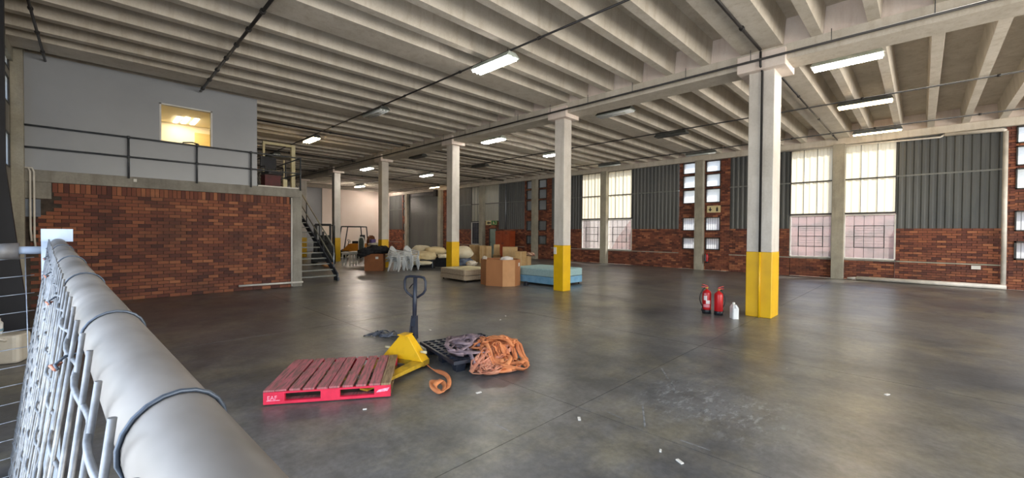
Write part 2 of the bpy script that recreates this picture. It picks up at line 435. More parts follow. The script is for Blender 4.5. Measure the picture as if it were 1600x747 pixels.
def louvre_unit(y0, y1):
    x = 20.5
    for n, (z0, z1) in enumerate(LOUV):
        w = window(); f = MB(); t = .035 if n < 4 else .05
        for a, b, c, d in ((y0, y0+t, z0, z1), (y1-t, y1, z0, z1), (y0, y1, z0, z0+t), (y0, y1, z1-t, z1)): f.box(x-.05, a, c, x+.06, b, d)
        f.build('window_frame', M_frame, w)
        nb = 4; h = (z1-z0-2*t)/nb
        for k in range(nb):
            zz = z0+t+k*h
            MB().hexa([(x+.0, y0+t, zz), (x+.006, y0+t, zz), (x+.006, y1-t, zz), (x+.0, y1-t, zz),
                       (x+.03, y0+t, zz+h*1.04), (x+.036, y0+t, zz+h*1.04), (x+.036, y1-t, zz+h*1.04), (x+.03, y1-t, zz+h*1.04)]).build('pane', M_frost, w)
        if n > 2:
            g = MB()
            for q in range(1, 6): yq = y0+t+(y1-y0-2*t)*q/6; g.box(x-.03, yq-.006, z0, x-.018, yq+.006, z1)
            g.build('burglar_bar', M_steel, w)
def brick_strip(y0, y1, lou):
    """full height brick pier with the five louvre holes at lou = (a, b)"""
    x = 20.5; a, b = lou
    for p, q in ((y0, a), (b, y1)):
        if q-p > .03: mm.box(x+.03, p, 0, x+.28, q, 5.18); brickwork(p, q, 0, 5.18, x-.01, wr)
    zs = sorted(LOUV); cur = 0
    for z0, z1 in zs+[(5.18, 5.18)]:
        if z0-cur > .03: mm.box(x+.03, a, cur, x+.28, b, z0); brickwork(a, b, cur, z0, x-.01, wr)
        cur = z1
def dado(y0, y1, ledge=True):
    x = 20.5
    mm.box(x+.03, y0, 0, x+.28, y1, 1.95); brickwork(y0, y1, 0, .74, x-.05, wr); brickwork(y0, y1, .78, 1.95, x-.01, wr)
    B(x-.06, y0, .74, x+.02, y1, .78).build('ledge', M_pil, wr)
    mm.box(x-.04+.03, y0, 0, x+.03, y1, .74)
    corr(y0, y1, 1.95, 3.82, x, M_corr, 'corrugated_sheet', wr, .2, .03); corr(y0, y1, 3.86, 5.18, x, M_corr, 'corrugated_sheet', wr, .2, .03)
    B(x-.05, y0, 3.815, x-.028, y1, 3.865).build('girt', M_girt, wr)
def pillar(y): B(20.22, y-.19, 0, 20.7, y+.19, 5.2).build('pillar', M_pil, wr, bevel=.01)
for k in range(-2, 7):
    c = Y0+P*k-.05
    if k == 6: pillar(c); continue
    pillar(c)
    if k % 2 == 0:                                    # translucent sheets on both sides of this pillar
        if k == 4:
            translucent_unit(c+.22, c+1.35)
            w = window(); corr(c-1.65, c-.22, 2.56, 5.16, 20.5, M_trans, 'translucent_sheet', w, .235, .03)
            MB().box(20.46, c-1.65, 3.82, 20.5, c-.22, 3.86).box(20.46, c-1.65, 2.5, 20.5, c-.22, 2.56).build('sheet_frame', M_frame, w)
            mm.box(20.53, c-1.65, 2.0, 20.78, c-.22, 2.5); brickwork(c-1.65, c-.22, 2.0, 2.5, 20.49, wr)
            mm.box(20.53, c-1.65, 0, 20.78, c-1.45, 2.0); mm.box(20.53, c-.7, 0, 20.78, c-.22, 2.0)
            brickwork(c-.7, c-.22, 0, 2.0, 20.49, wr); brickwork(c-1.65, c-1.45, 0, 2.0, 20.49, wr)
            dr = empty('door_1', (0, 0, 0), kind='structure')
            B(20.5, c-1.42, .01, 20.55, c-.73, 1.97).build('door_leaf', mat('pale_green_door', (150, 168, 158), (136, 154, 146), 2, .5), dr)
            f = MB().box(20.44, c-1.46, 0, 20.56, c-1.42, 2.0).box(20.44, c-.73, 0, 20.56, c-.69, 2.0).box(20.44, c-1.46, 1.97, 20.56, c-.69, 2.02)
            f.build('door_frame', M_frame, dr); MB().tube([(20.46, c-.8, 1.0), (20.46, c-.92, 1.0)], .012).build('door_handle', M_steel, dr)
        else:
            translucent_unit(c+.22, c+1.58); translucent_unit(c-1.62, c-.19)
    else:
        if k < 5:
            louvre_unit(c+.2, c+.84); louvre_unit(c-.90, c-.24)
            brick_strip(c+.19, c+1.04, (c+.2, c+.84)); brick_strip(c-1.3, c-.19, (c-.90, c-.24))
for k in range(-2, 5):                                # dark sheeting between
    c = Y0+P*k-.05
    if k % 2 == 0: dado(c+(1.60 if k < 4 else 1.38), c+P-1.3)
    else: dado(c+1.04, c+P-(1.64 if k < 3 else 1.67))
# roller door bay, louvres and last panel
c5 = Y0+P*5-.05; c6 = Y0+P*6-.05
mm.box(20.53, c5-1.3, 0, 20.78, c5-.1, 5.2); brickwork(c5-1.3, c5-.19, 0, 5.2, 20.49, wr)
mm.box(20.53, c5+.19, 0, 20.78, c5+.42, 5.2)
rd = empty('door_2', (0, 0, 0), kind='structure'); y0, y1 = c5+.42, c6-.18
ns = 44
for i in range(ns):
    z0, z1 = .02+i*4.95/ns, .02+(i+1)*4.95/ns-.006
    MB().hexa([(20.42, y0, z0), (20.48, y0, z0), (20.48, y1, z0), (20.42, y1, z0), (20.445, y0, z1), (20.48, y0, z1), (20.48, y1, z1), (20.445, y1, z1)]).build('slat', M_corr, rd)
B(20.47, y0, 0, 20.5, y1, 5.2).build('backing', M_frame, rd)
MB().box(20.36, y0-.09, 0, 20.5, y0, 5.0).box(20.36, y1, 0, 20.5, y1+.09, 5.0).build('guide', M_pil, rd)
B(20.1, y0-.1, 4.7, 20.5, y0+.25, 5.25).build('motor_box', M_black, rd)
louvre_unit(c6+.2, c6+.84); brick_strip(c6+.19, c6+1.04, (c6+.2, c6+.84)); dado(c6+1.04, YF-.12)
# mortar body of the wall
me = bpy.data.meshes.new('wall_right'); me.from_pydata(mm.v, [], mm.f); me.materials.append(M_mortar); wr.data = me

# ---------------------------------------------------------------- outside the right wall: earth bank and an added block dimming the far windows
def bank():
    m = MB(); nx, ny = 14, 60; vs = []
    for i in range(nx+1):
        for j in range(ny+1):
            x = 24+i*.5; y = -16+j*.6; z = -.2+min(1, i/7)**.8*3.0
            k = noise.noise(Vector((x*.9, y*.9, z)))*.5 + noise.noise(Vector((x*2.3, y*2.3, 3)))*.22
            vs.append((x+k, y, z+k*.6 if i else -.2))
    fs = [(i*(ny+1)+j, (i+1)*(ny+1)+j, (i+1)*(ny+1)+j+1, i*(ny+1)+j+1) for i in range(nx) for j in range(ny)]
    m.add(vs, fs); return m
tag(bank().build('earth_bank', mat('pink_earth', (150, 106, 94), (92, 68, 54), 1.1, .9, bump=.6, lo=.4, hi=.6)), kind='structure')
tag(B(22.2, 15.0, -.2, 34, 44, 7.5).build('daylight_blocker', M_gconc), kind='structure')  # unseen block added to keep daylight off the far windows

# ---------------------------------------------------------------- left wall
wl = tag(MB().build('wall_left', M_gconc), kind='structure'); ml = MB()
x = XL
WA, WB = 12.55, 13.44
ml.box(x-.25, 5.2, 0, x, WA, SOF); ml.box(x-.25, WB, 0, x, YF, SOF)
ml.box(x-.25, WA, 0, x, WB, 2.97)
ml.box(x-.25, YB, 4.8, x, 5.2, SOF)
for z0, z1 in ((3.68, 4.26), (4.83, 4.98), (5.42, SOF)): ml.box(x-.25, WA, z0, x, WB, z1)
for z0, z1 in ((2.97, 3.68), (4.26, 4.83), (4.98, 5.42)):
    w = window(); B(x-.03, WA, z0, x-.02, WB, z1).build('pane', M_frost, w)
    f = MB()
    for a, b, c, d in ((WA, WA+.04, z0, z1), (WB-.04, WB, z0, z1), (WA, WB, z0, z0+.03), (WA, WB, z1-.03, z1)): f.box(x-.06, a, c, x+.005, b, d)
    f.build('window_frame', M_frame, w)
me = bpy.data.meshes.new('wall_left'); me.from_pydata(ml.v, [], ml.f); me.materials.append(M_gconc); wl.data = me
B(-1.20, 13.52, 0, -1.018, 13.70, SOF).build('pillar', M_pil, wl, bevel=.01)

# ---------------------------------------------------------------- mezzanine: brick front, slab, office
MY = 13.70
mw = tag(B(-1.07, MY+.02, 0, 4.29, MY+.24, 2.74).build('wall_mezzanine', M_mortar), kind='structure')
def skip(a, b, za, zb): return a < -.62-min(.42, max(0, (2.34-zb)))*1.0
cand = bricks(-1.07, 4.285, 0, 2.525, MY, axis='X', skip=skip)
solo = []; rest = []
n = int((4.285+.63)/.0865)
sold = [(-.63+i*.0865+.005, -.63+(i+1)*.0865-.005, 2.53, 2.735, random.uniform(-.002, .004)) for i in range(n)]
def seen(a, b, za, zb):
    d = Vector(((a+b)/2, MY, (za+zb)/2))-CAMP; z = d.dot(fw)
    u = 800+FPX*d.dot(R2)/z; v = 373.5-FPX*d.dot(U2)/z
    return u > 98+(v-372)/1.053 and (u > 95 or v < 355)
big = [q for q in sold] + sorted([q for q in cand if seen(*q[:4])], key=lambda q: q[0])
keep = set(id(q) for q in big[:298])
mrest = MB()
for a, b, za, zb, e in [q for q in sold+cand]:
    pass
for q in sold+cand:
    a, b, za, zb, e = q
    if id(q) in keep: B(a, MY+e, za, b, MY+.06, zb).build('brick', M_brick, mw)
    else: mrest.box(a, MY+e, za, b, MY+.06, zb)
mrest.build('brickwork', M_brick, mw)['kind'] = 'stuff'
B(-1.07, MY-.005, 2.38, -.64, MY+.02, 2.74).build('concrete_patch', M_gconc, mw)
B(-1.03, MY-.012, 1.98, -.80, MY+.02, 2.36).build('plaster_patch', mat('grey_plaster', (128, 136, 148), (112, 118, 128), 4, .8), mw)
tag(B(4.29, MY-.03, 0, 4.56, MY+.24, 2.74).build('mezzanine_column', M_gconc, bevel=.01), kind='structure')
tag(B(-1.07, MY-.04, 2.74, 4.56, 20.2, 3.0).build('mezzanine_floor', M_gconc, bevel=.008), kind='structure')
tag(B(3.36, MY-.06, 3.0, 4.45, MY+.02, 3.035).build('trim_1', M_pvc), kind='structure')
tag(B(4.2, 15.5, 0, 4.5, 15.8, 2.74).build('mezzanine_column', M_gconc), kind='structure')
# office front with its window, side wall, room behind
of = tag(MB().build('wall_office', M_gwall), kind='structure'); mo = MB()
OX0, OX1, OZ0, OZ1 = 1.195, 2.29, 3.93, 4.92
TOP = 5.50
mo.box(-1.06, MY, 3.0, OX0, MY+.12, TOP); mo.box(OX1, MY, 3.0, 3.35, MY+.12, TOP)
mo.box(OX0, MY, 3.0, OX1, MY+.12, OZ0); mo.box(OX0, MY, OZ1, OX1, MY+.12, TOP)
mo.box(3.25, MY+.12, 3.0, 3.35, 18.2, TOP)
me = bpy.data.meshes.new('wall_office'); me.from_pydata(mo.v, [], mo.f); me.materials.append(M_gwall); of.data = me
M_cream = mat('office_cream', (246, 236, 206), (240, 228, 196), 1, .6)
tag(B(-1.06, 17.4, 3.0, 3.25, 17.55, 5.3).build('wall_office', M_cream), kind='structure')
tag(B(-1.06, MY+.12, 5.2, 3.25, 17.4, 5.3).build('ceiling_office', M_cream), kind='structure')
tag(B(-1.06, MY+.12, 3.0, -.96, 17.4, 5.2).build('wall_office', M_cream), kind='structure')
tag(B(3.15, MY+.13, 3.01, 3.245, 17.4, 5.2).build('wall_office', M_cream), kind='structure')
w = window(); f = MB()
for a, b, c, d in ((OX0, OX0+.035, OZ0, OZ1), (OX1-.035, OX1, OZ0, OZ1), (OX0, OX1, OZ0, OZ0+.03), (OX0, OX1, OZ1-.03, OZ1)): f.box(a, MY-.01, c, b, MY+.10, d)
f.build('window_frame', M_white, w)
def clear_glass():
    t = NT('clear_glass'); g = t.N('BsdfGlossy'); g.inputs['Roughness'].default_value = .02; tr = t.N('BsdfTransparent')
    fr = t.N('Fresnel'); fr.inputs[0].default_value = 1.45; mx = t.N('MixShader')
    t.L(fr.outputs[0], mx.inputs[0]); t.L(tr.outputs[0], mx.inputs[1]); t.L(g.outputs[0], mx.inputs[2]); t.L(mx.outputs[0], t.out.inputs[0]); return t.m
B(OX0+.035, MY+.05, OZ0+.03, OX1-.035, MY+.056, OZ1-.03).build('pane', clear_glass(), w)
dr = empty('door_3', (0, 0, 0), kind='structure')
B(2.42, 17.33, 3.0, 3.12, 17.40, 4.98).build('door_leaf', mat('cream_door', (216, 190, 120), (206, 178, 108), 2, .5), dr)
MB().tube([(2.5, 17.30, 4.0), (2.6, 17.30, 4.0)], .015).build('door_handle', M_steel, dr)
# ---------------------------------------------------------------- ceiling lights
M_on = mat('lit_tube', (255, 250, 240), emit=((255, 248, 236), 50))
M_onfar = mat('lit_tube_strong', (255, 240, 220), emit=((255, 238, 222), 200))  # emission boosted on the far fixtures to brighten the cream wall
M_warm = mat('lit_tube_warm', (255, 226, 170), emit=((255, 220, 164), 30))
M_refl = mat('reflector', (206, 214, 206), (180, 190, 182), 9, .3)
M_hous = mat('light_housing', (70, 72, 70), (90, 92, 88), 8, .5)
M_offl = mat('office_tube', (255, 240, 205), emit=((255, 240, 212), 20))
def ceiling_light(x, y, state, label, wd=.34, ln=1.16):
    o = empty('ceiling_light', (x, y, 5.24), 0, label, 'light', 'fluorescent ceiling lights')
    h = MB().hexa([(-wd/2, -ln/2, .0), (wd/2, -ln/2, .0), (wd/2, ln/2, .0), (-wd/2, ln/2, .0), (-.09, -ln/2+.04, .10), (.09, -ln/2+.04, .10), (.09, ln/2-.04, .10), (-.09, ln/2-.04, .10)])
    h.build('housing', M_hous if state != 'on' else M_refl, o)
    for s in (-1, 1): MB().tube([(0, s*ln*.35, .1), (0, s*ln*.35, .2)], .008, 6).build('hanger', M_steel, o)
    if state == 'dark':
        B(-wd/2+.01, -ln/2+.01, -.015, wd/2-.01, ln/2-.01, .002).build('cover', M_hous, o)
        return o
    B(-wd/2+.012, -ln/2+.012, -.012, wd/2-.012, ln/2-.012, .001).build('reflector', M_refl, o)
    for s in ((-.10, 0, .10) if wd > .3 else (0,)):
        MB().tube([(s, -ln/2+.03, -.03), (s, ln/2-.03, -.03)], .026, 8).build('tube', {'on': M_on if y < 30 else M_onfar, 'warm': M_warm}.get(state, M_wplast), o)
    if state == 'off':
        MB().hexa([(-.1, -.35, -.06), (.04, -.35, -.06), (.04, .35, -.03), (-.1, .35, -.03), (-.1, -.35, -.05), (.04, -.35, -.05), (.04, .35, -.02), (-.1, .35, -.02)]).build('loose_louvre', M_refl, o)
    return o
LX = (5.95, 10.83, 14.62, 18.9)
LT = [
 (0, 6.45, 'on', 'lit fluorescent light nearest the middle of the ceiling, with three bright tubes'),
 (0, 11.65, 'off', 'unlit white fluorescent light with a loose louvre on the left ceiling run'),
 (0, 16.8, 'warm', 'lit fluorescent light above the mezzanine stair with a warm glow'),
 (0, 21.6, 'off', 'unlit pale fluorescent light seen behind the mezzanine railing'),
 (1, 1.15, 'on', 'large lit fluorescent light to the right of the nearest column, brightest on the right'),
 (1, 6.47, 'off', 'unlit fluorescent light with a greenish reflector between the first two columns'),
 (1, 11.75, 'on', 'lit fluorescent light between the second and third columns'),
 (1, 17.0, 'dark', 'dark unlit fluorescent light between the third and fourth columns'),
 (1, 22.2, 'on', 'lit fluorescent light just right of the fifth column'),
 (2, 1.15, 'warm', 'lit warm orange fluorescent light below the brightest light on the right'),
 (2, 6.45, 'dark', 'dark closed fluorescent light between the nearest and second columns'),
 (2, 11.8, 'on', 'lit fluorescent light just left of the second column'),
 (2, 16.9, 'dark', 'dark unlit fluorescent light right of the third column'),
 (2, 22.0, 'on', 'lit fluorescent light between the third and fourth columns, far back'),
 (3, 1.15, 'warm', 'dim long fluorescent light hanging close to the window wall'),
 (3, 7.0, 'off', 'unlit fluorescent light over the louvred brick pier'),
 (3, 11.6, 'off', 'unlit fluorescent light over the middle window pair'),
 (3, 35.6, 'on', 'fluorescent light added to brighten the cream far wall beside the fourth column'),  # extra lamp, added only to brighten the cream wall
 (3, 27.3, 'warm', 'small far lit light beside the fourth column'),
 (2, 31.2, 'on', 'small far lit light beside the fifth column at the cream wall')]
for i, y, st, lb in LT:
    ceiling_light(LX[i], y, st, lb, .34 if i < 3 else .16, 1.16 if i < 3 else 1.3)
for n, (u, v) in enumerate(((277, 187), (290, 188), (304, 190))):
    p = F(u, v, 5.19)
    o = empty('ceiling_light', (p.x, p.y, 5.19), 0, 'office ceiling light strip seen through the mezzanine window, %s of three' % ('left', 'middle', 'right')[n], 'light', 'office light strips')
    B(-.065, -.5, 0, .065, .5, .02).build('housing', M_white, o); B(-.055, -.48, -.015, .055, .48, 0).build('diffuser', M_offl, o)

# ---------------------------------------------------------------- conduits and sprinkler pipes
def pipe(name, pts, r, label, cat='pipe', m=None, clips=None, hang=None, parent=None):
    o = MB().tube(pts, r, 8).build(name, m or M_black)
    tag(o, label, cat)
    a, b = Vector(pts[0]), Vector(pts[-1]); L = (b-a).length
    if clips:
        for q in range(1, int(L/clips)+1):
            p = a+(b-a)*(q*clips/L)
            if q*clips < L-.05: MB().tube([p-(b-a).normalized()*.03, p+(b-a).normalized()*.03], r*1.6, 8).build('coupling', m or M_black, o)
    if hang:
        for q in range(1, int(L/hang)+1):
            p = a+(b-a)*((q-.5)*hang/L); MB().tube([p, (p.x, p.y, RIBZ)], .007, 5).build('hanger', M_steel, o)
    return o
pipe('sprinkler_pipe', [(9.40, YB+1, 5.20), (9.40, 33, 5.20)], .024, 'long black pipe hung along the main beam over the columns', hang=1.31)
for i, (x, y0, y1) in enumerate(((LX[0], -2, 25), (LX[1], 2.8, 7.2), (LX[1], 8.2, 12.6), (LX[1], 13.4, 17.8), (LX[2], -6, 32), (LX[3], -6, 34), (LX[1], -6, 1.9))):
    lab = ('thin dark conduit along the left bay through the brightest ceiling light', 'dark conduit behind the beam between the first and second columns',
           'dark conduit behind the beam between the second and third columns', 'dark conduit behind the beam between the third and fourth columns',
           'long thin conduit along the middle of the right bay', 'long thin conduit along the right bay nearest the windows', 'conduit right of the nearest column carrying the brightest light')[i]
    pipe('conduit', [(x, y0, 5.385), (x, y1, 5.385)], .02, lab, 'conduit', clips=2.4)
pipe('cable_tray', [(2.02, 5.2, 5.38), (2.02, 13.6, 5.38)], .03, 'dark cable run rising over the grey office wall to its middle', 'conduit', clips=.9)
pipe('cable_tray', [(-.71, 8.2, 5.38), (-.71, 13.66, 5.38)], .022, 'thin dark conduit in the top left corner by the pillar', 'conduit', clips=1.2)
pipe('sprinkler_pipe', [(3.2, 15.62, 5.36), (20.2, 15.62, 5.36)], .026, 'black cross pipe running from behind the grey office wall to the third column', clips=3)
pipe('sprinkler_pipe', [(3.4, 20.85, 5.34), (20.2, 20.85, 5.34)], .026, 'black cross pipe behind the mezzanine stair landing', clips=3)
pipe('sprinkler_pipe', [(3.4, 26.1, 5.34), (20.2, 26.1, 5.34)], .026, 'black cross pipe far back near the cream wall', clips=3)
pipe('sprinkler_pipe', [(10.2, 2.38, 5.37), (20.3, 2.38, 5.37)], .022, 'black pipe from the nearest column to the window wall', clips=3)
pipe('sprinkler_pipe', [(5.2, 2.35, 5.39), (9.4, 2.35, 5.39)], .028, 'black pipe under the wide rib meeting the nearest column', clips=3)

# ---------------------------------------------------------------- things on the right wall
x = 20.3
o = empty('drain_pipe', (0, 0, 0), 0, 'fat white plastic pipe lying along the foot of the window wall', 'pipe')
a = F(1341, 437); MB().tube([(20.28, 1.72, .08), (20.24, -1.92, .08)], .075, 12).build('pipe', M_pvc, o)
MB().tube([(20.28, 1.72, .08), (20.30, 2.0, .05)], .045, 8).build('end_piece', M_pvc, o)
o = empty('drain_pipe', (0, 0, 0), 0, 'white plastic downpipe beside the right-hand louvred windows', 'pipe')
MB().tube([(20.30, -1.86, .16), (20.30, -1.84, 5.02)], .06, 12).build('pipe', M_pvc, o)
MB().tube([(20.30, -1.84, 5.02), (20.30, -1.78, 5.07), (20.30, -.5, 5.12)], .06, 12).build('elbow', M_pvc, o)
MB().tube([(20.30, -.5, 5.12), (20.28, -.4, 5.05), (20.28, 4.4, 5.18)], .03, 8).build('branch', M_pvc, o)
pipe('downpipe', [(20.40, 20.80, 1.9), (20.40, 20.80, 5.15)], .035, 'thin grey downpipe above the orange cabinet', m=M_galv)
o = tag(B(20.42, -1.39, .60, 20.46, -1.18, .72).build('label_plate', M_white), 'small white label plate on the brick ledge at far right', 'plate')
# exit and fire signs
def sign(loc, w, h, label, left, right, m1, m2, glyphs):
    o = empty('sign', loc, 0, label, 'sign')
    B(-.012, -.0, 0, 0, w/2, h).build('left_panel', m1, o); B(-.012, -w/2, 0, 0, 0, h).build('right_panel', m2, o)
    for nm, mb, m in glyphs: mb.build(nm, m, o)
    return o
M_ivory = mat('ivory_sign', (226, 210, 160), rough=.5); M_green = mat('sign_green', (40, 120, 60), rough=.5); M_sb = mat('sign_dark', (40, 36, 30), rough=.6)
def plate(poly, x=-.018): return MB().add([(xx, y, z) for xx in (x, -.012) for y, z in poly],
    [tuple(range(len(poly))), tuple(range(2*len(poly)-1, len(poly)-1, -1))] + [(i, (i+1) % len(poly), len(poly)+(i+1) % len(poly), len(poly)+i) for i in range(len(poly))])
arrow = [(.20, .19), (.11, .19), (.11, .245), (.055, .15), (.11, .055), (.11, .11), (.20, .11)]
arrowd = [(.13, .25), (.13, .16), (.07, .16), (.155, .05), (.24, .16), (.18, .16), (.18, .25)]
extg = [(-.11, .05), (-.19, .05), (-.19, .2), (-.165, .235), (-.165, .27), (-.135, .27), (-.135, .235), (-.11, .2)]
sign((20.44, 6.94, 2.71), .60, .32, 'ivory sign with a down arrow and a fire extinguisher on the louvred brick pier', 0, 0, M_ivory, M_ivory,
     [('arrow', plate([(y, z) for y, z in arrowd]), M_sb), ('extinguisher_symbol', plate(extg), M_sb)])
arrowl = [(.08, .2), (.30, .2), (.30, .27), (.48, .15), (.30, .03), (.30, .1), (.08, .1)]
man = [(-.16, .24), (-.20, .28), (-.24, .24), (-.22, .2), (-.14, .17), (-.18, .12), (-.12, .05), (-.17, .03), (-.24, .11), (-.32, .04), (-.36, .07), (-.28, .15), (-.32, .19)]
dor = [(-.42, .03), (-.54, .03), (-.54, .28), (-.42, .28), (-.42, .25), (-.5, .25), (-.5, .06), (-.42, .06)]
sign((20.40, 22.28, 2.26), 1.24, .31, 'green and ivory emergency exit sign with arrow and running figure above the pale green door', 0, 0, M_ivory, M_green,
     [('arrow', plate(arrowl), M_sb), ('running_figure', plate(man), M_ivory), ('doorway_symbol', plate(dor), M_ivory)])

# ---------------------------------------------------------------- fire extinguishers
def extinguisher(p, h, rz, label, lab=True):
    s = h/.56; o = empty('fire_extinguisher', p, rz, label, 'extinguisher')
    r = .082*s
    MB().lathe([(r*.9, .0), (r*1.03, .004), (r*1.03, .075*s), (r*.98, .08*s)], 18).build('base_skirt', M_blackp, o)
    MB().lathe([(r*.96, .078*s), (r, .09*s), (r, .40*s), (r*.9, .435*s), (r*.62, .46*s), (r*.3, .475*s), (r*.26, .49*s)], 18).build('cylinder', M_red, o)
    M_brass = mat('brass', (196, 160, 90), rough=.35, metal=.6)
    MB().tube([(0, 0, .485*s), (0, 0, .53*s)], .02*s).tube([(0, -.03*s, .515*s), (0, .035*s, .515*s)], .012*s).build('valve', M_brass, o)
    MB().box(-.012*s, -.02*s, .525*s, .012*s, .10*s, .538*s).hexa([(-.012*s, -.01*s, .545*s), (.012*s, -.01*s, .545*s), (.012*s, .09*s, .575*s), (-.012*s, .09*s, .575*s), (-.012*s, -.01*s, .557*s), (.012*s, -.01*s, .557*s), (.012*s, .09*s, .587*s), (-.012*s, .09*s, .587*s)]).build('handle', M_red, o)
    pts = [(0, .03*s+0, .515*s)] + [(0, (.05+.085*math.sin(q*PI/9))*s if q < 9 else .086*s, (.515-.047*q)*s) for q in range(1, 10)]
    MB().tube(pts, .011*s).tube([(0, .088*s, .10*s), (0, .092*s, .05*s)], .015*s).build('hose', M_black, o)
    if lab:
        for (a0, a1, z0, z1, c) in ((118, 165, .27, .36, 0), (150, 205, .20, .27, 0), (115, 200, .13, .19, 1), (122, 150, .37, .41, 1)):
            vs = []; n = 8
            for z in (z0, z1):
                for k in range(n+1):
                    a = math.radians(a0+(a1-a0)*k/n); vs.append((r*1.012*math.cos(a), r*1.012*math.sin(a), z*s))
            MB().add(vs, [(k, k+1, n+2+k, n+1+k) for k in range(n)], True).build('sticker', mat('sticker_white', (236, 226, 226), rough=.5) if not c else mat('sticker_pink', (226, 140, 150), rough=.5), o)
    return o
e1 = extinguisher(F(1104, 489.5), .60, math.radians(40), 'left red fire extinguisher on the floor, with white stickers')
e2 = extinguisher(F(1122.5, 492), .58, math.radians(222), 'right red fire extinguisher on the floor, plain front', False)
MB().box(-.03, .0, .2, .0, .0855, .216, rotz(math.radians(-25))).build('sticker', M_white, e2)
e3 = extinguisher((20.30, 7.17, .34), .52, math.radians(150), 'red fire extinguisher hung on the brick pier beside the wall pillar', False)
B(.05, -.03, .1, .12, .03, .4).build('bracket', M_steel, e3)
# white jerrycan
p = F(1147, 497.5); o = empty('jerrycan', (p.x, p.y, 0), .7, 'small white plastic jerrycan on the floor beside the nearest column', 'can')
MB().rbox(-.085, -.06, 0, .085, .06, .22, .025).hexa([(-.085+.01, -.055, .22), (.075, -.055, .22), (.075, .055, .22), (-.075, .055, .22), (-.03, -.03, .28), (.06, -.03, .28), (.06, .03, .28), (-.03, .03, .28)]).build('body', M_wplast, o)
MB().lathe([(.026, .275), (.026, .315), (.02, .32)], 12, Matrix.Translation((.03, 0, 0))).build('cap', M_white, o)
MB().tube([(-.02, 0, .27), (-.06, 0, .275), (-.08, 0, .22)], .012).build('handle', M_wplast, o)

# ---------------------------------------------------------------- railing, stair, mezzanine clutter
RY = MY+.02-.10
o = empty('railing', (0, RY, 3.0), 0, 'dark tubular steel railing along the front edge of the mezzanine', 'railing')
for z in (.94, .47): MB().tube([(-1.06, 0, z), (4.5, 0, z)], .021).build('rail', M_steel, o)
for xx in (.615, 1.94, 3.18, 4.5):
    MB().tube([(xx, 0, -.05), (xx, 0, .96)], .021).build('post', M_steel, o)
    for z in (.94, .47): MB().lathe([(.03, z-.03), (.034, z), (.03, z+.03)], 10, Matrix.Translation((xx, 0, 0))).build('collar', M_steel, o)
o = empty('railing', (4.5, RY, 3.0), 0, 'dark tubular railing along the stair side of the mezzanine', 'railing')
for z in (.94, .47): MB().tube([(0, .05, z), (0, 4.6, z)], .021).build('rail', M_steel, o)
for yy_ in (1.4, 2.9, 4.5): MB().tube([(0, yy_, -.02), (0, yy_, .96)], .021).build('post', M_steel, o)
# stair: climbs away from the camera along the mezzanine side
SX0, SX1 = 4.72, 5.98; SB = 14.52; NR = 16; RI = 3.0/NR; TR = RI/.645
o = empty('stair', (0, SB, 0), 0, 'open steel stair with grey treads and dark stringers climbing to the mezzanine', 'stair')
for xx in (SX0, SX1):
    MB().hexa([(xx-.03, -.16, 0), (xx+.03, -.16, 0), (xx+.03, .18, 0), (xx-.03, .18, 0)] + [(xx-.03, -.16, .12), (xx+.03, -.16, .12), (xx+.03, .18, .12), (xx-.03, .18, .12)]).hexa(
        [(xx-.02, -.1, 0), (xx+.02, -.1, 0), (xx+.02, NR*TR+.1, 3.0-.1), (xx-.02, NR*TR+.1, 3.0-.1), (xx-.02, -.1, .25), (xx+.02, -.1, .25), (xx+.02, NR*TR+.1, 3.2-.05), (xx-.02, NR*TR+.1, 3.2-.05)]).build('stringer', mat('stringer_grey', (58, 62, 72), (74, 78, 88), 6, .5), o)
M_tread = mat('tread_grey', (120, 124, 122), (142, 144, 138), 6, .5)
for i in range(NR):
    B(SX0+.02, i*TR-.01, (i+1)*RI-.035, SX1-.02, i*TR+.24, (i+1)*RI).build('tread', M_tread, o)
M_rail = mat('stair_rail', (150, 146, 128), (120, 118, 106), 6, .45)
sl = RI/TR
for h in (1.0, .52): MB().tube([(SX1, .25, h+.25*sl), (SX1, NR*TR, NR*RI+h)], .022).build('handrail', M_rail, o)
MB().tube([(SX0, .25, 1.0+.25*sl), (SX0, NR*TR, NR*RI+1.0)], .022).build('handrail', M_rail, o)
for yy_ in (.25, 1.55, 2.9, 4.3): MB().tube([(SX1, yy_, yy_*sl+.1), (SX1, yy_, yy_*sl+1.0)], .022).build('post', M_galv if yy_ < 1 else M_steel, o)
B(SX0-.26, NR*TR, 2.9, SX1+.05, NR*TR+1.1, 3.0).build('landing', M_gconc, o)
for yy_ in (NR*TR+.95,): MB().tube([(SX1, yy_, 0), (SX1, yy_, 2.95)], .05).build('landing_leg', M_steel, o)
# door frame standing on the mezzanine
M_ply = mat('pale_timber', (226, 216, 176), (206, 194, 152), 3, .6)
o = empty('door_frame', (4.11, 16.0, 3.0), 0, 'empty pale timber door frame standing on the mezzanine by the stair head', 'frame')
B(-.03, -.03, 0, .03, .03, 1.74).build('jamb', M_ply, o); B(.86, -.07, 0, .98, .07, 1.74).build('jamb', M_ply, o); B(-.03, -.05, 1.68, .98, .05, 1.76).build('head', M_ply, o)
MB().tube([(.62, -.02, 0), (.62, -.02, 1.2)], .025).build('inner_post', M_ply, o)
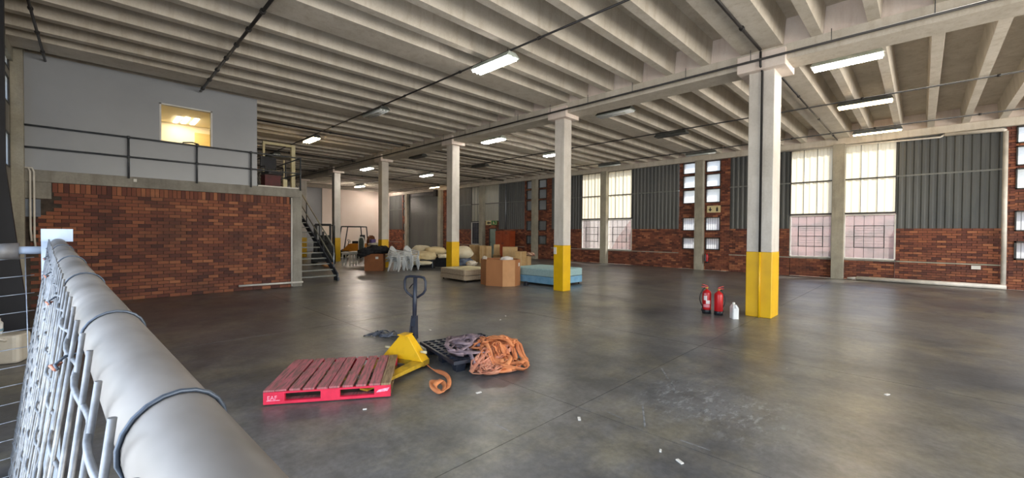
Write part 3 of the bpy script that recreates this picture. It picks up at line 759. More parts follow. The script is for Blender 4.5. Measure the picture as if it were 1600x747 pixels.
# office chair and maroon crate
o = empty('office_chair', (3.98, 14.55, 3.0), .25, 'black office chair on the mezzanine behind the railing', 'chair')
MB().rbox(-.25, -.23, .46, .25, .23, .54, .06).build('seat', M_blackp, o)
MB().rbox(-.25, .20, .66, .25, .26, 1.05, .025).build('backrest', M_blackp, o)
MB().tube([(0, .22, .48), (0, .27, .6), (0, .26, .75)], .025).build('back_stem', M_steel, o); MB().tube([(0, 0, .1), (0, 0, .47)], .03).build('stem', M_steel, o)
for s in (-1, 1): MB().tube([(s*.27, -.1, .5), (s*.29, -.1, .7), (s*.29, .16, .7), (s*.27, .2, .7)], .018).build('armrest', M_blackp, o)
for q in range(5):
    a = q*2*PI/5; MB().tube([(0, 0, .1), (.28*math.cos(a), .28*math.sin(a), .05)], .02).lathe([(.03, 0), (.03, .05)], 8, Matrix.Translation((.28*math.cos(a), .28*math.sin(a), 0))).build('castor_leg', M_blackp, o)
o = empty('crate', (3.80, 14.05, 3.0), .1, 'dark maroon box on the mezzanine floor under the office chair', 'box')
B(-.22, -.16, 0, .22, .16, .36).build('body', mat('maroon', (92, 30, 32), (72, 26, 28), 6, .6), o); B(-.23, -.17, .36, .23, .17, .39).build('lid', mat('maroon_lid', (70, 30, 30), rough=.6), o)
o = tag(B(4.12, 13.98, 3.0, 4.24, 14.1, 3.3).build('bottle_carton', M_ply, bevel=.01), 'small pale carton standing beside the maroon box on the mezzanine', 'box')
o = tag(MB().tube([(1.66, 14.1, 3.95), (1.72, 14.1, 4.06), (1.9, 14.1, 4.09), (2.04, 14.1, 4.06), (2.05, 14.1, 4.03)], .018).tube([(1.7, 14.1, 3.0), (1.68, 14.1, 3.95)], .02).build('coat_stand', M_black), 'thin black curved stand showing in the office window corner', 'stand')
# small pipes on the mezzanine front
o = empty('conduit', (0, 0, 0), 0, 'pair of white conduits running down the concrete at left of the brick wall', 'conduit')
for dx in (0, .055): MB().tube([(-1.06, MY-.04, 3.02), (-.97+dx, MY-.05, 3.03), (-.945+dx, MY-.05, 2.95), (-.945+dx, MY-.04, 1.7-dx*4), (-.93+dx, MY-.04, 1.45-dx*3)], .018).build('tube', M_pvc, o)
pipe('downpipe', [(4.262, MY-.03, .02), (4.262, MY-.03, 2.72)], .024, 'thin white pipe down the right edge of the brick wall', m=M_white)
pipe('waste_pipe', [(2.87, MY-.06, .15), (4.58, MY-.06, .13)], .03, 'short white pipe along the foot of the brick wall', m=M_white)
tag(B(.70, MY-.06, 2.88, .76, MY-.04, 2.95).build('socket_box', M_white), 'tiny white box on the edge of the mezzanine slab', 'box')
# ---------------------------------------------------------------- red pallet
PA = Vector((.83, -.555, 0)).normalized(); 
P0 = F(411, 611, .15)
M = frame((P0.x, P0.y, .012), PA); Wd, Dp, ht = 1.19, 1.0, .14
M_redw = mat('red_pallet_paint', (232, 44, 78), (206, 36, 66), 7, .55)
M_board = mat('worn_red_boards', (190, 108, 114), (130, 96, 90), 4, .75, stretch=(14, 1.2, 6), lo=.42, hi=.62)
M_bare = mat('bare_board', (166, 140, 104), (120, 96, 72), 4, .8, stretch=(14, 1.2, 6))
pal = empty('pallet', (P0.x, P0.y, .012), math.atan2(PA.y, PA.x), 'red painted wooden pallet with worn deck boards, lifted on the yellow pallet truck', 'pallet')
bw = [.10, .102, .10, .105, .1, .1, .1, .1, .108, .095]; gap = [.004, .028, .026, .028, .012, .03, .03, .03, .008]
k = (Wd-sum(bw))/sum(gap); xx = 0
for i, w_ in enumerate(bw):
    B(xx, random.uniform(-.004, .004), ht-.02+random.uniform(-.001, .002), xx+w_, Dp+random.uniform(-.006, .006), ht+random.uniform(-.001, .002)).build('deck_board', M_bare if i == 9 else M_board, pal, bevel=.002)
    xx += w_+(gap[i]*k if i < 9 else 0)
def stringer(y, m):
    f = MB(); a, b = y, y+.04
    f.box(0, a, ht-.038, Wd, b, ht-.021); f.box(0, a, 0, Wd, b, .028)
    for p, q in ((0, .19), (.52, .70), (1.03, Wd)): f.box(p, a, .028, q, b, ht-.038)
    f.build('stringer', m, pal)
stringer(.0, M_redw); stringer(.48, M_bare); stringer(Dp-.04, M_redw)
for p, q in ((0, .1), (.55, .65), (Wd-.1, Wd)): B(p, .045, 0, q, Dp-.045, .016).build('bottom_board', M_bare, pal)
B(.1, .045, 0, .55, .14, .016).build('bottom_board', M_board, pal); B(.65, .045, 0, Wd-.1, .14, .016).build('bottom_board', M_board, pal)
M_stn = mat('stencil_white', (250, 200, 214), (240, 130, 160), 40, .7)
def text(body, size, mtx, m, name, parent, ext=.001):
    c = bpy.data.curves.new(name, 'FONT'); c.body = body; c.size = size; c.extrude = ext
    tmp = bpy.data.objects.new(name, c); COL.objects.link(tmp)
    me = bpy.data.meshes.new_from_object(tmp); bpy.data.objects.remove(tmp)
    me.transform(mtx); me.materials.clear(); me.materials.append(m)
    o = bpy.data.objects.new(name, me); COL.objects.link(o); o.parent = parent; return o
TX = Matrix(((1, 0, 0, 0), (0, 0, -1, 0), (0, 1, 0, 0), (0, 0, 0, 1)))
text('EAF', .055, Matrix.Translation((.035, -.002, .045)) @ TX, M_stn, 'stencil', pal)
MB().box(.03, -.002, .034, .15, 0, .039).build('stencil', M_stn, pal)
MB().hexa([(1.05, -.002, .05), (1.16, -.002, .06), (1.16, 0, .06), (1.05, 0, .05), (1.07, -.002, .075), (1.18, -.002, .095), (1.18, 0, .095), (1.07, 0, .075)]).build('paint_scuff', M_stn, pal)

# ---------------------------------------------------------------- yellow pallet truck
JE = Vector((.93, .36, 0)).normalized(); JC = Vector((2.75, 4.65, 0))
M_jy = mat('pallet_truck_yellow', (236, 184, 24), (206, 156, 26), 5, .4, lo=.45, hi=.7)
M_jyd = mat('pallet_truck_worn', (206, 166, 40), (150, 122, 40), 8, .5)
jk = empty('pallet_truck', JC, math.atan2(JE.y, JE.x), 'yellow hand pallet truck with upright black handle, forks in the red pallet', 'pallet truck')
for s in (-1, 1):
    ln = .93 if s < 0 else .80
    y0, y1 = (s*.31, s*.15) if s < 0 else (s*.15, s*.31)
    MB().hexa([(-ln, y0+.03, .05), (.13, y0, .04), (.13, y1, .04), (-ln, y1-.03, .05), (-ln, y0+.03, .07), (.13, y0, .098), (.13, y1, .098), (-ln, y1-.03, .07)]).build('fork', M_jyd, jk)
    MB().tube([(-ln+.16, y0+.04, .033), (-ln+.16, y1-.04, .033)], .032, 10).build('fork_roller', M_blackp, jk)
# folded tent plate over the pump
MB().hexa([(-.02, -.31, .095), (.13, -.31, .095), (.13, .31, .095), (-.02, .31, .095), (.02, -.06, .385), (.12, -.06, .385), (.12, .06, .385), (.02, .06, .385)]).build('body_plate', M_jy, jk, bevel=.006)
B(-.012, -.05, .385, .14, .075, .398).build('top_plate', M_jy, jk)
for s in (-1, 1): MB().tube([(.05, s*.24, .2), (.05, s*.32, .2)], .016).build('pivot_bolt', M_ply, jk)
MB().hexa([(.0, -.31, .035), (.13, -.31, .035), (.13, .31, .035), (.0, .31, .035), (.0, -.31, .1), (.13, -.31, .1), (.13, .31, .1), (.0, .31, .1)]).build('cross_member', M_jyd, jk)
MB().lathe([(.05, .12), (.055, .2), (.05, .35), (.03, .36), (.03, .47)], 14, Matrix.Translation((.21, 0, 0))).build('pump', M_blackp, jk)
for s in (-1, 1): MB().tube([(.24, s*.03, .085), (.24, s*.085, .085)], .085, 16).build('steer_wheel', M_blackp, jk)
MB().box(.17, -.045, .16, .27, .045, .24).build('wheel_yoke', M_blackp, jk)
M_jb = mat('tiller_black', (34, 38, 50), (46, 52, 66), 6, .4)
MB().hexa([(.17, -.045, .30), (.26, -.045, .30), (.26, .045, .30), (.17, .045, .30), (.215, -.035, .60), (.265, -.035, .60), (.265, .035, .60), (.215, .035, .60)]).build('tiller_bracket', M_jb, jk)
MB().tube([(.235, 0, .5), (.255, 0, 1.10)], .028, 10).build('tiller', M_jb, jk)
H = []
ring = [(-.035, .84), (-.13, .90), (-.165, .95), (-.165, 1.06), (-.14, 1.105), (-.08, 1.115), (.08, 1.115), (.14, 1.105), (.165, 1.06), (.165, .95), (.13, .90), (.035, .84)]
MB().tube([(.25, a, b) for a, b in ring], .016, 8).build('handle_loop', M_jb, jk)
MB().tube([(.25, .0, 1.04), (.245, .05, 1.0), (.24, .085, .955)], .008, 6).build('lever', M_black, jk)

# ---------------------------------------------------------------- black plastic pallet
BP = F(709, 566, .155); BA = Vector((.979, -.203, 0))
bp = empty('pallet', (BP.x, BP.y, 0), math.atan2(BA.y, BA.x), 'black plastic nestable pallet half covered by lashing straps', 'pallet')
M_bpl = mat('pallet_black', (30, 34, 44), (44, 50, 62), 8, .32)
f = MB(); PW, PD = 1.0, 1.1; n1, n2 = 9, 10
f.box(0, 0, .115, PW, .03, .155); f.box(0, PD-.03, .115, PW, PD, .155); f.box(0, .03, .115, .03, PD-.03, .155); f.box(PW-.03, .03, .115, PW, PD-.03, .155)
f.build('rim', M_bpl, bp)
g = MB()
for i in range(1, n1): g.box(PW*i/n1-.012, .03, .125, PW*i/n1+.012, PD-.03, .153)
for j in range(1, n2): g.box(.03, PD*j/n2-.012, .126, PW-.03, PD*j/n2+.012, .1525)
for i in range(n1):
    for j in range(n2):
        cx, cy = PW*(i+.5)/n1, PD*(j+.5)/n2
        for sx, sy in ((1, 1), (1, -1), (-1, 1), (-1, -1)):
            a, b = PW/n1/2-.01, PD/n2/2-.01
            g.prism([(cx+sx*a, cy+sy*b), (cx+sx*(a-.035), cy+sy*b), (cx+sx*a, cy+sy*(b-.035))][::(1 if sx*sy > 0 else -1)], .13, .152)
g.build('deck_grid', M_bpl, bp)
for i in range(3):
    for j in range(3): MB().prism([(.06+i*.37, .06+j*.42), (.2+i*.37, .06+j*.42), (.2+i*.37, .2+j*.42), (.06+i*.37, .2+j*.42)], .125, 0.0, None, .8).build('foot', M_bpl, bp)

# ---------------------------------------------------------------- lashing straps
def heap(name, c, rad, hgt, n, m, label, base, w=.05, seed=1, zf=None, thick=.004):
    rnd = random.Random(seed); f = MB()
    for q in range(n):
        pts, nr = [], []; a = rnd.uniform(0, 2*PI); rr = rnd.uniform(.15, .95); cx, cy = rnd.uniform(-.5, .5), rnd.uniform(-.5, .5)
        steps = rnd.randint(30, 60); da = rnd.choice((-1, 1))*rnd.uniform(.14, .34); tilt = rnd.uniform(-.9, .9); lev = rnd.uniform(.0, 1)
        lr = rnd.choice((.16, .22, .3, .42, .55)); ph = rnd.uniform(0, 9)
        for k in range(steps):
            a += da*(1+.5*math.sin(k*.37+ph)); x = cx*(1)+lr*math.cos(a)*(1+.25*math.sin(k*.21+ph)); y = cy+lr*.9*math.sin(a)
            cx += rnd.uniform(-.035, .035); cy += rnd.uniform(-.035, .035)
            d2 = min(1, math.hypot(x, y)); X, Y = c[0]+x*rad[0], c[1]+y*rad[1]
            b = base(X, Y)
            z = b+.012+w*.4+max(0, 1-d2**1.7)*hgt*lev + .03*(1+math.sin(k*.5+ph))*.5
            pts.append((X, Y, z)); g_ = ph+1.3*math.sin(k*.19+ph)+k*.05; nr.append((math.cos(a)*math.cos(g_), math.sin(a)*math.cos(g_), .15+abs(math.sin(g_))))
        f.ribbon(pts, w, thick, nr)
    o = f.build(name, m); o['kind'] = 'stuff'; tag(o, label, 'straps'); return o
M_or = mat('orange_webbing', (230, 150, 96), (188, 112, 70), 4, .8, bump=.2)
M_orp = mat('faded_orange_webbing', (222, 160, 130), (184, 120, 96), 4, .8, bump=.2)
M_pur = mat('grey_purple_webbing', (160, 138, 142), (92, 78, 88), 5, .8, bump=.2)
im = (Matrix.Translation((BP.x, BP.y, 0)) @ rotz(math.atan2(BA.y, BA.x))).inverted()
def on_pallet(X, Y):
    q = im @ Vector((X, Y, 0)); 
    e = min(q.x, PW-q.x, q.y, PD-q.y)
    return .155 if e > 0 else max(0, .155+e*1.6)
c1 = F(731, 541, .2); heap('strap_heap', (c1.x, c1.y), (.40, .46), .14, 20, M_pur, 'tangled heap of grey purple lashing straps on the black pallet', on_pallet, seed=3)
c2 = F(777, 551, .15); heap('strap_heap', (c2.x, c2.y), (.40, .56), .16, 17, M_or, 'tangled heap of orange lashing straps over the edge of the black pallet', on_pallet, seed=12)
c3 = F(776, 573, .03); heap('strap_heap', (c3.x, c3.y), (.46, .22), .06, 10, M_orp, 'loose faded orange straps spilling on the floor in front of the black pallet', on_pallet, seed=8)
def strap(name, uvz, w, m, label, twist=.5, cat='strap', sub=8):
    P = [F(u, v, 0) + Vector((0, 0, z)) for u, v, z in uvz]; pts = []
    for i in range(len(P)-1):
        p0, p1, p2, p3 = P[max(i-1, 0)], P[i], P[i+1], P[min(i+2, len(P)-1)]
        for k in range(sub):
            t = k/sub; pts.append(.5*((2*p1)+(p2-p0)*t+(2*p0-5*p1+4*p2-p3)*t*t+(3*p1-p0-3*p2+p3)*t**3))
    pts.append(P[-1])
    return tag(MB().ribbon(pts, w, .005, [(math.sin(i*twist)*.7, math.cos(i*twist*.7)*.5, .8) for i in range(len(pts))]).build(name, m), label, cat)
strap('lashing_strap', [(662, 567, .03), (672, 578, .03), (683, 584, .035), (697, 590, .03), (702, 600, .03), (698, 612, .035), (688, 617, .03), (676, 612, .045), (674, 606, .06), (684, 602, .05), (694, 606, .04), (690, 616, .02), (680, 612, .07), (690, 604, .075)], .05, M_or, 'single orange lashing strap trailing from the pallet truck into a small coil', .22)
strap('lashing_strap', [(738, 578, .03), (746, 585, .02), (768, 585, .02), (796, 584, .02), (808, 580, .03), (812, 573, .05)], .05, M_orp, 'pale orange strap laid straight along the front of the strap heap', .05)
M_gs = mat('grey_webbing', (110, 116, 128), (70, 74, 84), 12, .8)
strap('lashing_strap', [(568, 526, .01), (580, 524, .02), (592, 522, .05), (604, 525, .03), (616, 522, .05), (622, 526, .02), (608, 528, .03), (594, 527, .05), (584, 528, .03), (598, 524, .08), (612, 527, .06), (600, 529, .02), (588, 525, .07)], .055, M_gs, 'grey lashing strap bundled on the floor behind the pallet truck', .6)

# ---------------------------------------------------------------- litter on the floor
SCR = ['tiny white scrap on the floor between the stair and the pallet truck handle', 'tiny white scrap right behind the pallet truck handle', 'white scrap just in front of the heap of straps',
 'white scrap behind the orange straps, nearer of the two', 'white scrap behind the orange straps, farther of the two', '', 'white scrap nearest the bottom edge of the picture, right of the middle', 'white scrap alone on the floor at far right',
 'tiny white scrap at the bottom right beside the larger scrap', 'white scrap between the coiled strap and the strap heap', 'white scrap on the floor in the middle foreground', 'tiny white scrap in front of the red pallet']
for i, (u, v, s_) in enumerate(((545, 478, .03), (672, 516, .05), (757, 582, .05), (782, 500, .05), (790, 494, .045), (1000, 640, .2), (1062, 722, .05), (1386, 617, .05), (1032, 705, .03), (748, 614, .05), (905, 655, .05), (570, 640, .03))):
    p = F(u, v); a = random.uniform(0, 3)
    if s_ > .1: continue
    tag(B(-s_*.6, -s_*.25, 0, s_*.6, s_*.25, .008).build('paper_scrap', M_white, loc=(p.x, p.y, .0005), rz=a), SCR[i], 'scrap', 'paper scraps on the floor')
# ---------------------------------------------------------------- beds
def bed(p, ang, w, l, hb, hm, label, mb, mt, mtop):
    o = empty('bed', (p.x, p.y, 0), ang, label, 'bed')
    MB().rbox(0, 0, .06, w, l, hb, .06).build('bed_base', mb, o, bevel=.02)
    MB().rbox(0, 0, hb+.006, w, l, hb+hm, .07).build('mattress', mt, o, bevel=.03)
    MB().rbox(.05, .05, hb+hm, w-.05, l-.05, hb+hm+.012, .06).build('quilted_top', mtop, o, bevel=.006)
    MB().box(.02, -.006, hb-.002, w-.02, .004, hb+.008).build('piping', M_frame, o)
    for a in (.1, w-.1):
        for b in (.1, l-.1): MB().lathe([(.025, 0), (.03, .062)], 8, Matrix.Translation((a, b, 0))).build('foot', M_black, o)
    return o
M_beige = mat('beige_fabric', (196, 176, 150), (178, 156, 130), 14, .85, bump=.1); M_cream2 = mat('cream_quilt', (226, 218, 184), (212, 202, 166), 9, .85, bump=.3)
M_blue = mat('blue_fabric', (138, 190, 222), (120, 174, 212), 6, .8); M_blue2 = mat('pale_blue_quilt', (176, 208, 210), (160, 196, 200), 16, .85, bump=.3)
n_ = F(726, 439, .06); b1 = bed(n_, -.07, 1.36, 1.58, .22, .19, 'beige divan bed with a cream quilted mattress before the third column', M_beige, M_beige, M_cream2)
MB().tube([(.62, -.02, .2), (.68, -.03, .17), (.66, -.02, .21)], .012).build('handle', M_white, b1)
n_ = F(867, 446, .06); bed(n_, .0, 1.5, 1.9, .29, .24, 'pale blue divan bed and mattress behind the second column', M_blue, M_blue2, M_blue2)
# crumpled bag on the beige mattress
p = F(737, 413.5, .45)
tag(MB().blob((p.x, p.y, .49), (.22, .17, .11), 4, .5, 24, 14, 3.2, .25).build('plastic_bag', mat('crumpled_plastic', (226, 216, 200), (196, 184, 168), 12, .4)), 'crumpled translucent plastic bag lying on the cream mattress', 'bag')
# ---------------------------------------------------------------- octagonal carton
M_oct = mat('brown_card', (190, 130, 84), (174, 116, 74), 2, .75, stretch=(1, 1, .3)); M_oct2 = mat('brown_card_light', (214, 160, 112), (198, 146, 98), 2, .75)
poly = [(8.87, 9.93), (9.06, 9.36), (9.40, 9.15), (9.80, 9.30), (10.02, 9.72), (9.90, 10.25), (9.52, 10.5), (9.05, 10.4)]
o = empty('octagonal_carton', (9.45, 9.85, 0), 0, 'large octagonal brown cardboard bin between the two beds', 'carton')
hh = .84; q = [(a-9.45, b-9.85) for a, b in poly]
for i in range(8):
    a, b = Vector(q[i]), Vector(q[(i+1) % 8]); ia, ib = a*.975, b*.975
    MB().hexa([(a.x, a.y, 0), (b.x, b.y, 0), (ib.x, ib.y, 0), (ia.x, ia.y, 0), (a.x, a.y, hh), (b.x, b.y, hh), (ib.x, ib.y, hh), (ia.x, ia.y, hh)]).build('side_panel', M_oct2 if i in (1,) else M_oct, o)
MB().prism([(a*.97, b*.97) for a, b in q], .005, .02).build('base', M_oct, o)
a, b = Vector(q[2]), Vector(q[3]); d_ = (b-a).normalized(); nrm = Vector((d_.y, -d_.x)); c_ = a+(b-a)*.62
MB().hexa([(c_.x, c_.y, .62), (c_.x+d_.x*.1, c_.y+d_.y*.1, .62), (c_.x+d_.x*.1+nrm.x*.006, c_.y+d_.y*.1+nrm.y*.006, .62), (c_.x+nrm.x*.006, c_.y+nrm.y*.006, .62),
           (c_.x, c_.y, .73), (c_.x+d_.x*.1, c_.y+d_.y*.1, .73), (c_.x+d_.x*.1+nrm.x*.006, c_.y+d_.y*.1+nrm.y*.006, .73), (c_.x+nrm.x*.006, c_.y+nrm.y*.006, .73)]).build('label_sticker', M_white, o)
tag(MB().blob((9.62, 9.75, .80), (.24, .2, .12), 9, .35).build('foam_sheet', mat('white_foam', (232, 226, 222), rough=.6)), 'white foam packing poking out of the octagonal carton', 'packing')
tag(MB().blob((9.05, 10.2, .84), (.07, .09, .09), 12, .4).build('plastic_wrap', mat('crumpled_plastic', (226, 216, 200))), 'small wad of clear plastic wrap at the rim of the octagonal carton', 'packing')
p = F(822, 446); tag(MB().rbox(-.1, -.06, 0, .1, .06, .1, .02).lathe([(.045, .1), (.045, .13)], 10).build('black_box', M_blackp, loc=(p.x, p.y, 0), rz=.4), 'small black object on the floor in front of the blue bed', 'box')

# ---------------------------------------------------------------- cartons at the back
def carton(u0, u1, vt, X, label, base=0.0, ang=.0, d=.5, flap=False, m=None):
    c = onX((u0+u1)/2, 400, X); D = (c-CAMP).dot(fw); w_ = (u1-u0)*D/FPX*.97; h_ = onX((u0+u1)/2, vt, X).z-base
    o = empty('carton', (c.x, c.y, base), math.atan2(c.y, c.x)+ang, label, 'carton', 'cardboard cartons by the window wall')
    mm_ = m or M_card
    B(0, -w_/2, 0, d, w_/2, h_).build('body', mm_, o)
    B(-.004, -.03, h_*.02, .0, .03, h_*.98).build('tape', mat('carton_tape', (198, 168, 124), rough=.5), o)
    if flap: B(-.2, -w_/2, h_-.03, 0, w_/2, h_-.02).build('flap', mm_, o)
    return o
M_card2 = mat('cardboard_pale', (210, 178, 130), (196, 162, 116), 5, .8)
carton(716, 732, 387, 14.6, 'low carton partly behind the rolled white mattress', m=M_card)
carton(736, 750, 399, 15.4, 'squat carton with another carton standing on it, left of the group')
hb_ = onX(743, 399, 15.4).z
carton(733, 749, 383, 15.4, 'carton stacked on the squat carton, left of the group', base=max(.2, hb_)+.001, d=.45)
carton(749, 760, 384, 15.3, 'tall darker carton in the middle of the group', m=M_card, d=.4)
carton(759.5, 768, 384.5, 15.5, 'tall pale carton leaning beside the darker tall carton', m=M_card2, d=.4)
carton(770, 782, 398, 16.2, 'low carton with open flap before the orange cabinet', flap=True, d=.4)
hb_ = onX(776, 398, 16.2).z
carton(771.5, 781, 382, 16.3, 'narrow pale carton standing on the low open carton', base=max(.1, hb_)+.001, m=M_card2, d=.3)
carton(785, 809, 386, 15.9, 'widest pale carton right of the orange cabinet', m=M_card2, d=.5)
carton(805, 823, 393, 15.2, 'lower carton in front of the widest carton', m=M_card, d=.4)
o = carton(823, 830, 400, 15.5, 'small carton at the right end of the group with rags on it', d=.4)
tag(MB().blob((15.6, onX(827, 400, 15.5).y, onX(827, 400, 15.5).z+.08), (.2, .24, .1), 21, .5).build('rag_bundle', mat('pale_rag', (206, 180, 150), (150, 96, 84), 8, .9)), 'bundle of pale and pink rags on the small carton', 'rags')

# orange cabinet
o = empty('cabinet', (19.95, 20.42, 0), 0, 'orange two-door steel cabinet against the window wall', 'cabinet')
M_oc = mat('orange_steel', (166, 76, 40), (148, 64, 34), 3, .45)
B(-.20, -.73, .06, .28, .73, 1.82).build('body', M_oc, o)
for s in (-1, 1):
    d_ = B(-.222, .01 if s > 0 else -.72, .09, -.2, .72 if s > 0 else -.01, 1.80).build('door', M_oc, o)
    B(-.24, s*.06-.012, .9, -.222, s*.06+.012, 1.02).build('handle', M_steel, d_)
    for zz in range(3): B(-.228, s*.36-.12, 1.6+zz*.05, -.222, s*.36+.12, 1.615+zz*.05).build('vent', M_sb, d_)
B(-.18, -.70, 0, .26, .70, .06).build('plinth', M_black, o)

# ---------------------------------------------------------------- white monobloc chairs
M_ch = mat('chair_white', (232, 236, 238), (218, 222, 226), 4, .35)
def make_chair(loc, rz, label):
    o = empty('plastic_chair', loc, rz, label, 'chair', 'stacked white plastic chairs')
    MB().rbox(-.21, -.21, .40, .21, .21, .425, .06).build('seat', M_ch, o)
    f = MB(); n = 7                                     # curved slatted back
    for i in range(n):
        t = (i-(n-1)/2)/((n-1)/2); xx = t*.20; yy_ = .20-.05*t*t; hh_ = .86-.14*t*t
        f.hexa([(xx-.022, yy_-.01, .41), (xx+.022, yy_-.01, .41), (xx+.022, yy_+.008, .41), (xx-.022, yy_+.008, .41),
                (xx*1.05-.022, yy_+.09, hh_), (xx*1.05+.022, yy_+.09, hh_), (xx*1.05+.022, yy_+.108, hh_), (xx*1.05-.022, yy_+.108, hh_)])
    f.tube([(.235*math.sin(t*PI/16), .315-.06*math.sin(t*PI/16)**2, .86-.16*math.sin(t*PI/16)**2) for t in range(-8, 9)], .02, 6)
    f.build('backrest', M_ch, o)
    for sx in (-1, 1):
        MB().tube([(sx*.235, .26, .70), (sx*.27, .05, .64), (sx*.27, -.18, .62), (sx*.255, -.2, .42)], .022, 6).build('armrest', M_ch, o)
        for sy in (-1, 1):
            MB().hexa([(sx*.25-.02, sy*.25-.02, 0), (sx*.25+.02, sy*.25-.02, 0), (sx*.25+.02, sy*.25+.02, 0), (sx*.25-.02, sy*.25+.02, 0),
                       (sx*.19-.026, sy*.18-.026, .41), (sx*.19+.026, sy*.18-.026, .41), (sx*.19+.026, sy*.18+.026, .41), (sx*.19-.026, sy*.18+.026, .41)]).build('leg', M_ch, o)
    return o
ordn = ['bottom', 'second', 'third', 'fourth', 'fifth']
ch0 = None
for s_, (p, rz, n, lab) in enumerate(((F(619, 423.5), .55, 4, 'left stack of white plastic chairs beside the brown carton'), (F(641, 421.5), .35, 4, 'right stack of white plastic chairs beside the cream cushions'))):
    for i in range(n):
        lb = '%s chair of the %s' % (ordn[i] if i < n-1 else 'topmost', lab)
        loc = (p.x+.03*i*math.sin(rz), p.y-.03*i*math.cos(rz), i*.07)
        if ch0 is None: ch0 = make_chair(loc, rz, lb)
        else: dup(ch0, loc, rz, lb)
# single white chair between the stacks and the folded lounger
o = dup(ch0, tuple(F(629, 421.5)), .9, 'single white plastic chair squeezed between the two chair stacks')
p = F(598, 420); o = empty('sun_lounger', (p.x, p.y, 0), -.75, 'folded white plastic sun lounger with two round wheels beside the brown carton', 'lounger')
for s in (-.13, .13): MB().tube([(-.25+s, -.02, .12), (-.25+s, .05, .12)], .12, 18).lathe([(.03, 0), (.03, .01)], 8).build('wheel', M_wplast, o)
for k_ in range(2):
    z0 = .22+k_*.13; MB().tube([(-.45, 0, z0), (-.3, -.02, z0+.10), (.25, 0, z0+.32), (.45, .1, z0+.30), (.2, .25, z0+.15), (-.35, .2, z0-.02)], .045, 8, closed=True).build('frame', M_wplast, o)
    for q in range(4): MB().tube([(-.3+q*.18, .0, z0+.06+q*.06), (-.3+q*.16, .2, z0+q*.05)], .025, 6).build('slat', M_wplast, o)

# ---------------------------------------------------------------- brown carton with black cloth
p = F(583, 423.5); o = empty('carton', (p.x, p.y, 0), -.62, 'brown carton heaped with black cloth left of the plastic chairs', 'carton')
B(-.36, -.02, 0, .42, .75, .74).build('body', mat('brown_carton', (150, 94, 56), (130, 80, 48), 3, .8), o)
B(.1, -.026, .52, .22, -.02, .62).build('label_sticker', M_white, o)
M_bcl = mat('black_cloth', (26, 26, 30), (38, 38, 42), 8, .9)
f = MB()
for i, (dx, dy, dz, r) in enumerate(((-.3, .1, .84, .32), (.05, .25, .92, .36), (.35, .45, .9, .34), (-.1, .6, .9, .3), (-.45, .0, .72, .2), (.65, .6, .86, .26))):
    f.blob((dx, dy, dz), (r, r*.8, r*.5), i+30, .55, 20, 12, 2.6)
f.build('black_cloth', M_bcl, loc=(p.x, p.y, 0), rz=-.62); tag(COL.objects[-1], 'heap of black cloth piled on the brown carton', 'cloth')
tp = onY(588, 400, 19.9)
tag(MB().box(-.5, -.3, .70, .5, .3, .75).box(-.46, -.26, 0, -.4, -.2, .70).box(.4, -.26, 0, .46, -.2, .70).box(-.46, .2, 0, -.4, .26, .70).box(.4, .2, 0, .46, .26, .70).build('side_table', M_sb, loc=(tp.x, tp.y, 0), rz=-.79), 'dark table under the purple tub and folded white sheet', 'table')
tag(MB().box(-.4, -.2, .751, .42, .2, 1.0).build('linen_box', M_card, loc=(tp.x, tp.y, 0), rz=-.79), 'low box on the dark table under the folded sheet', 'box')
tag(MB().blob((.05, 0, 1.07), (.5, .3, .09), 41, .3).build('white_sheet', mat('white_linen', (226, 222, 210), (206, 200, 186), 6, .9), loc=(tp.x, tp.y, 0), rz=-.79), 'folded white sheet behind the black cloth', 'cloth')
tag(MB().rbox(-.12, -.12, 1.13, .14, .12, 1.32, .04).build('storage_tub', mat('purple_plastic', (88, 70, 130), rough=.5), loc=(tp.x-.14, tp.y+.14, 0)), 'small purple tub on the folded white sheet', 'tub')

# ---------------------------------------------------------------- cream cushions on black tables
M_cu = mat('cream_cushion', (232, 214, 172), (216, 194, 150), 5, .9, bump=.2); M_cu2 = mat('cream_cushion_pale', (240, 230, 204), (226, 212, 180), 5, .9, bump=.2)
def cushion(u, v, w_, d_, h_, X, label, m, seed, rot=0):
    c = onX(u, v, X)
    o = MB().blob((0, 0, 0), (w_/2, d_/2, h_/2), seed, .22, 28, 16, 1.6, .1, pw=.75).build('cushion', m, loc=c, rz=-.79+rot); tag(o, label, 'cushion', 'cream cushions heaped on black tables'); return o
def black_table(u, X, w_, d_, h_, label):
    c = onX(u, 421, X); o = empty('folding_table', (c.x, c.y, 0), -.79, label, 'table')
    B(-w_/2, -d_/2, h_-.05, w_/2, d_/2, h_).build('tabletop', M_blackp, o); B(-w_/2, -.01, .02, w_/2, .01, h_-.05).build('panel', M_bcl, o)
    for sx in (-1, 1):
        for sy in (-1, 1): MB().tube([(sx*(w_/2-.06), sy*(d_/2-.05), 0), (sx*(w_/2-.06), sy*(d_/2-.05), h_-.05)], .015, 6).build('leg', M_galv, o)
    return o
black_table(661, 10.9, 1.1, .6, .42, 'low black folding table under the nearest cream cushions'); black_table(688, 11.85, .9, .6, .62, 'taller black folding table left of the third column')
cushion(665, 400, 1.0, .7, .42, 11.0, 'broad cream cushion bulging in the middle of the heap', M_cu, 2)
cushion(659, 391, .95, .7, .5, 11.5, 'rounded cream cushion on top of the heap', M_cu2, 7)
cushion(680, 392, 1.05, .7, .42, 11.7, 'wide cream cushion lying on the taller black table', M_cu, 11)
cushion(657, 411, 1.05, .4, .2, 10.6, 'flat pale cushion pad hanging over the front of the low table', M_cu2, 15)
cushion(648, 403, .6, .5, .35, 10.5, 'small cream cushion against the white chairs', M_cu, 19)
cushion(692, 400, .5, .5, .2, 11.6, 'pale pillow edge against the third column', M_cu2, 23)
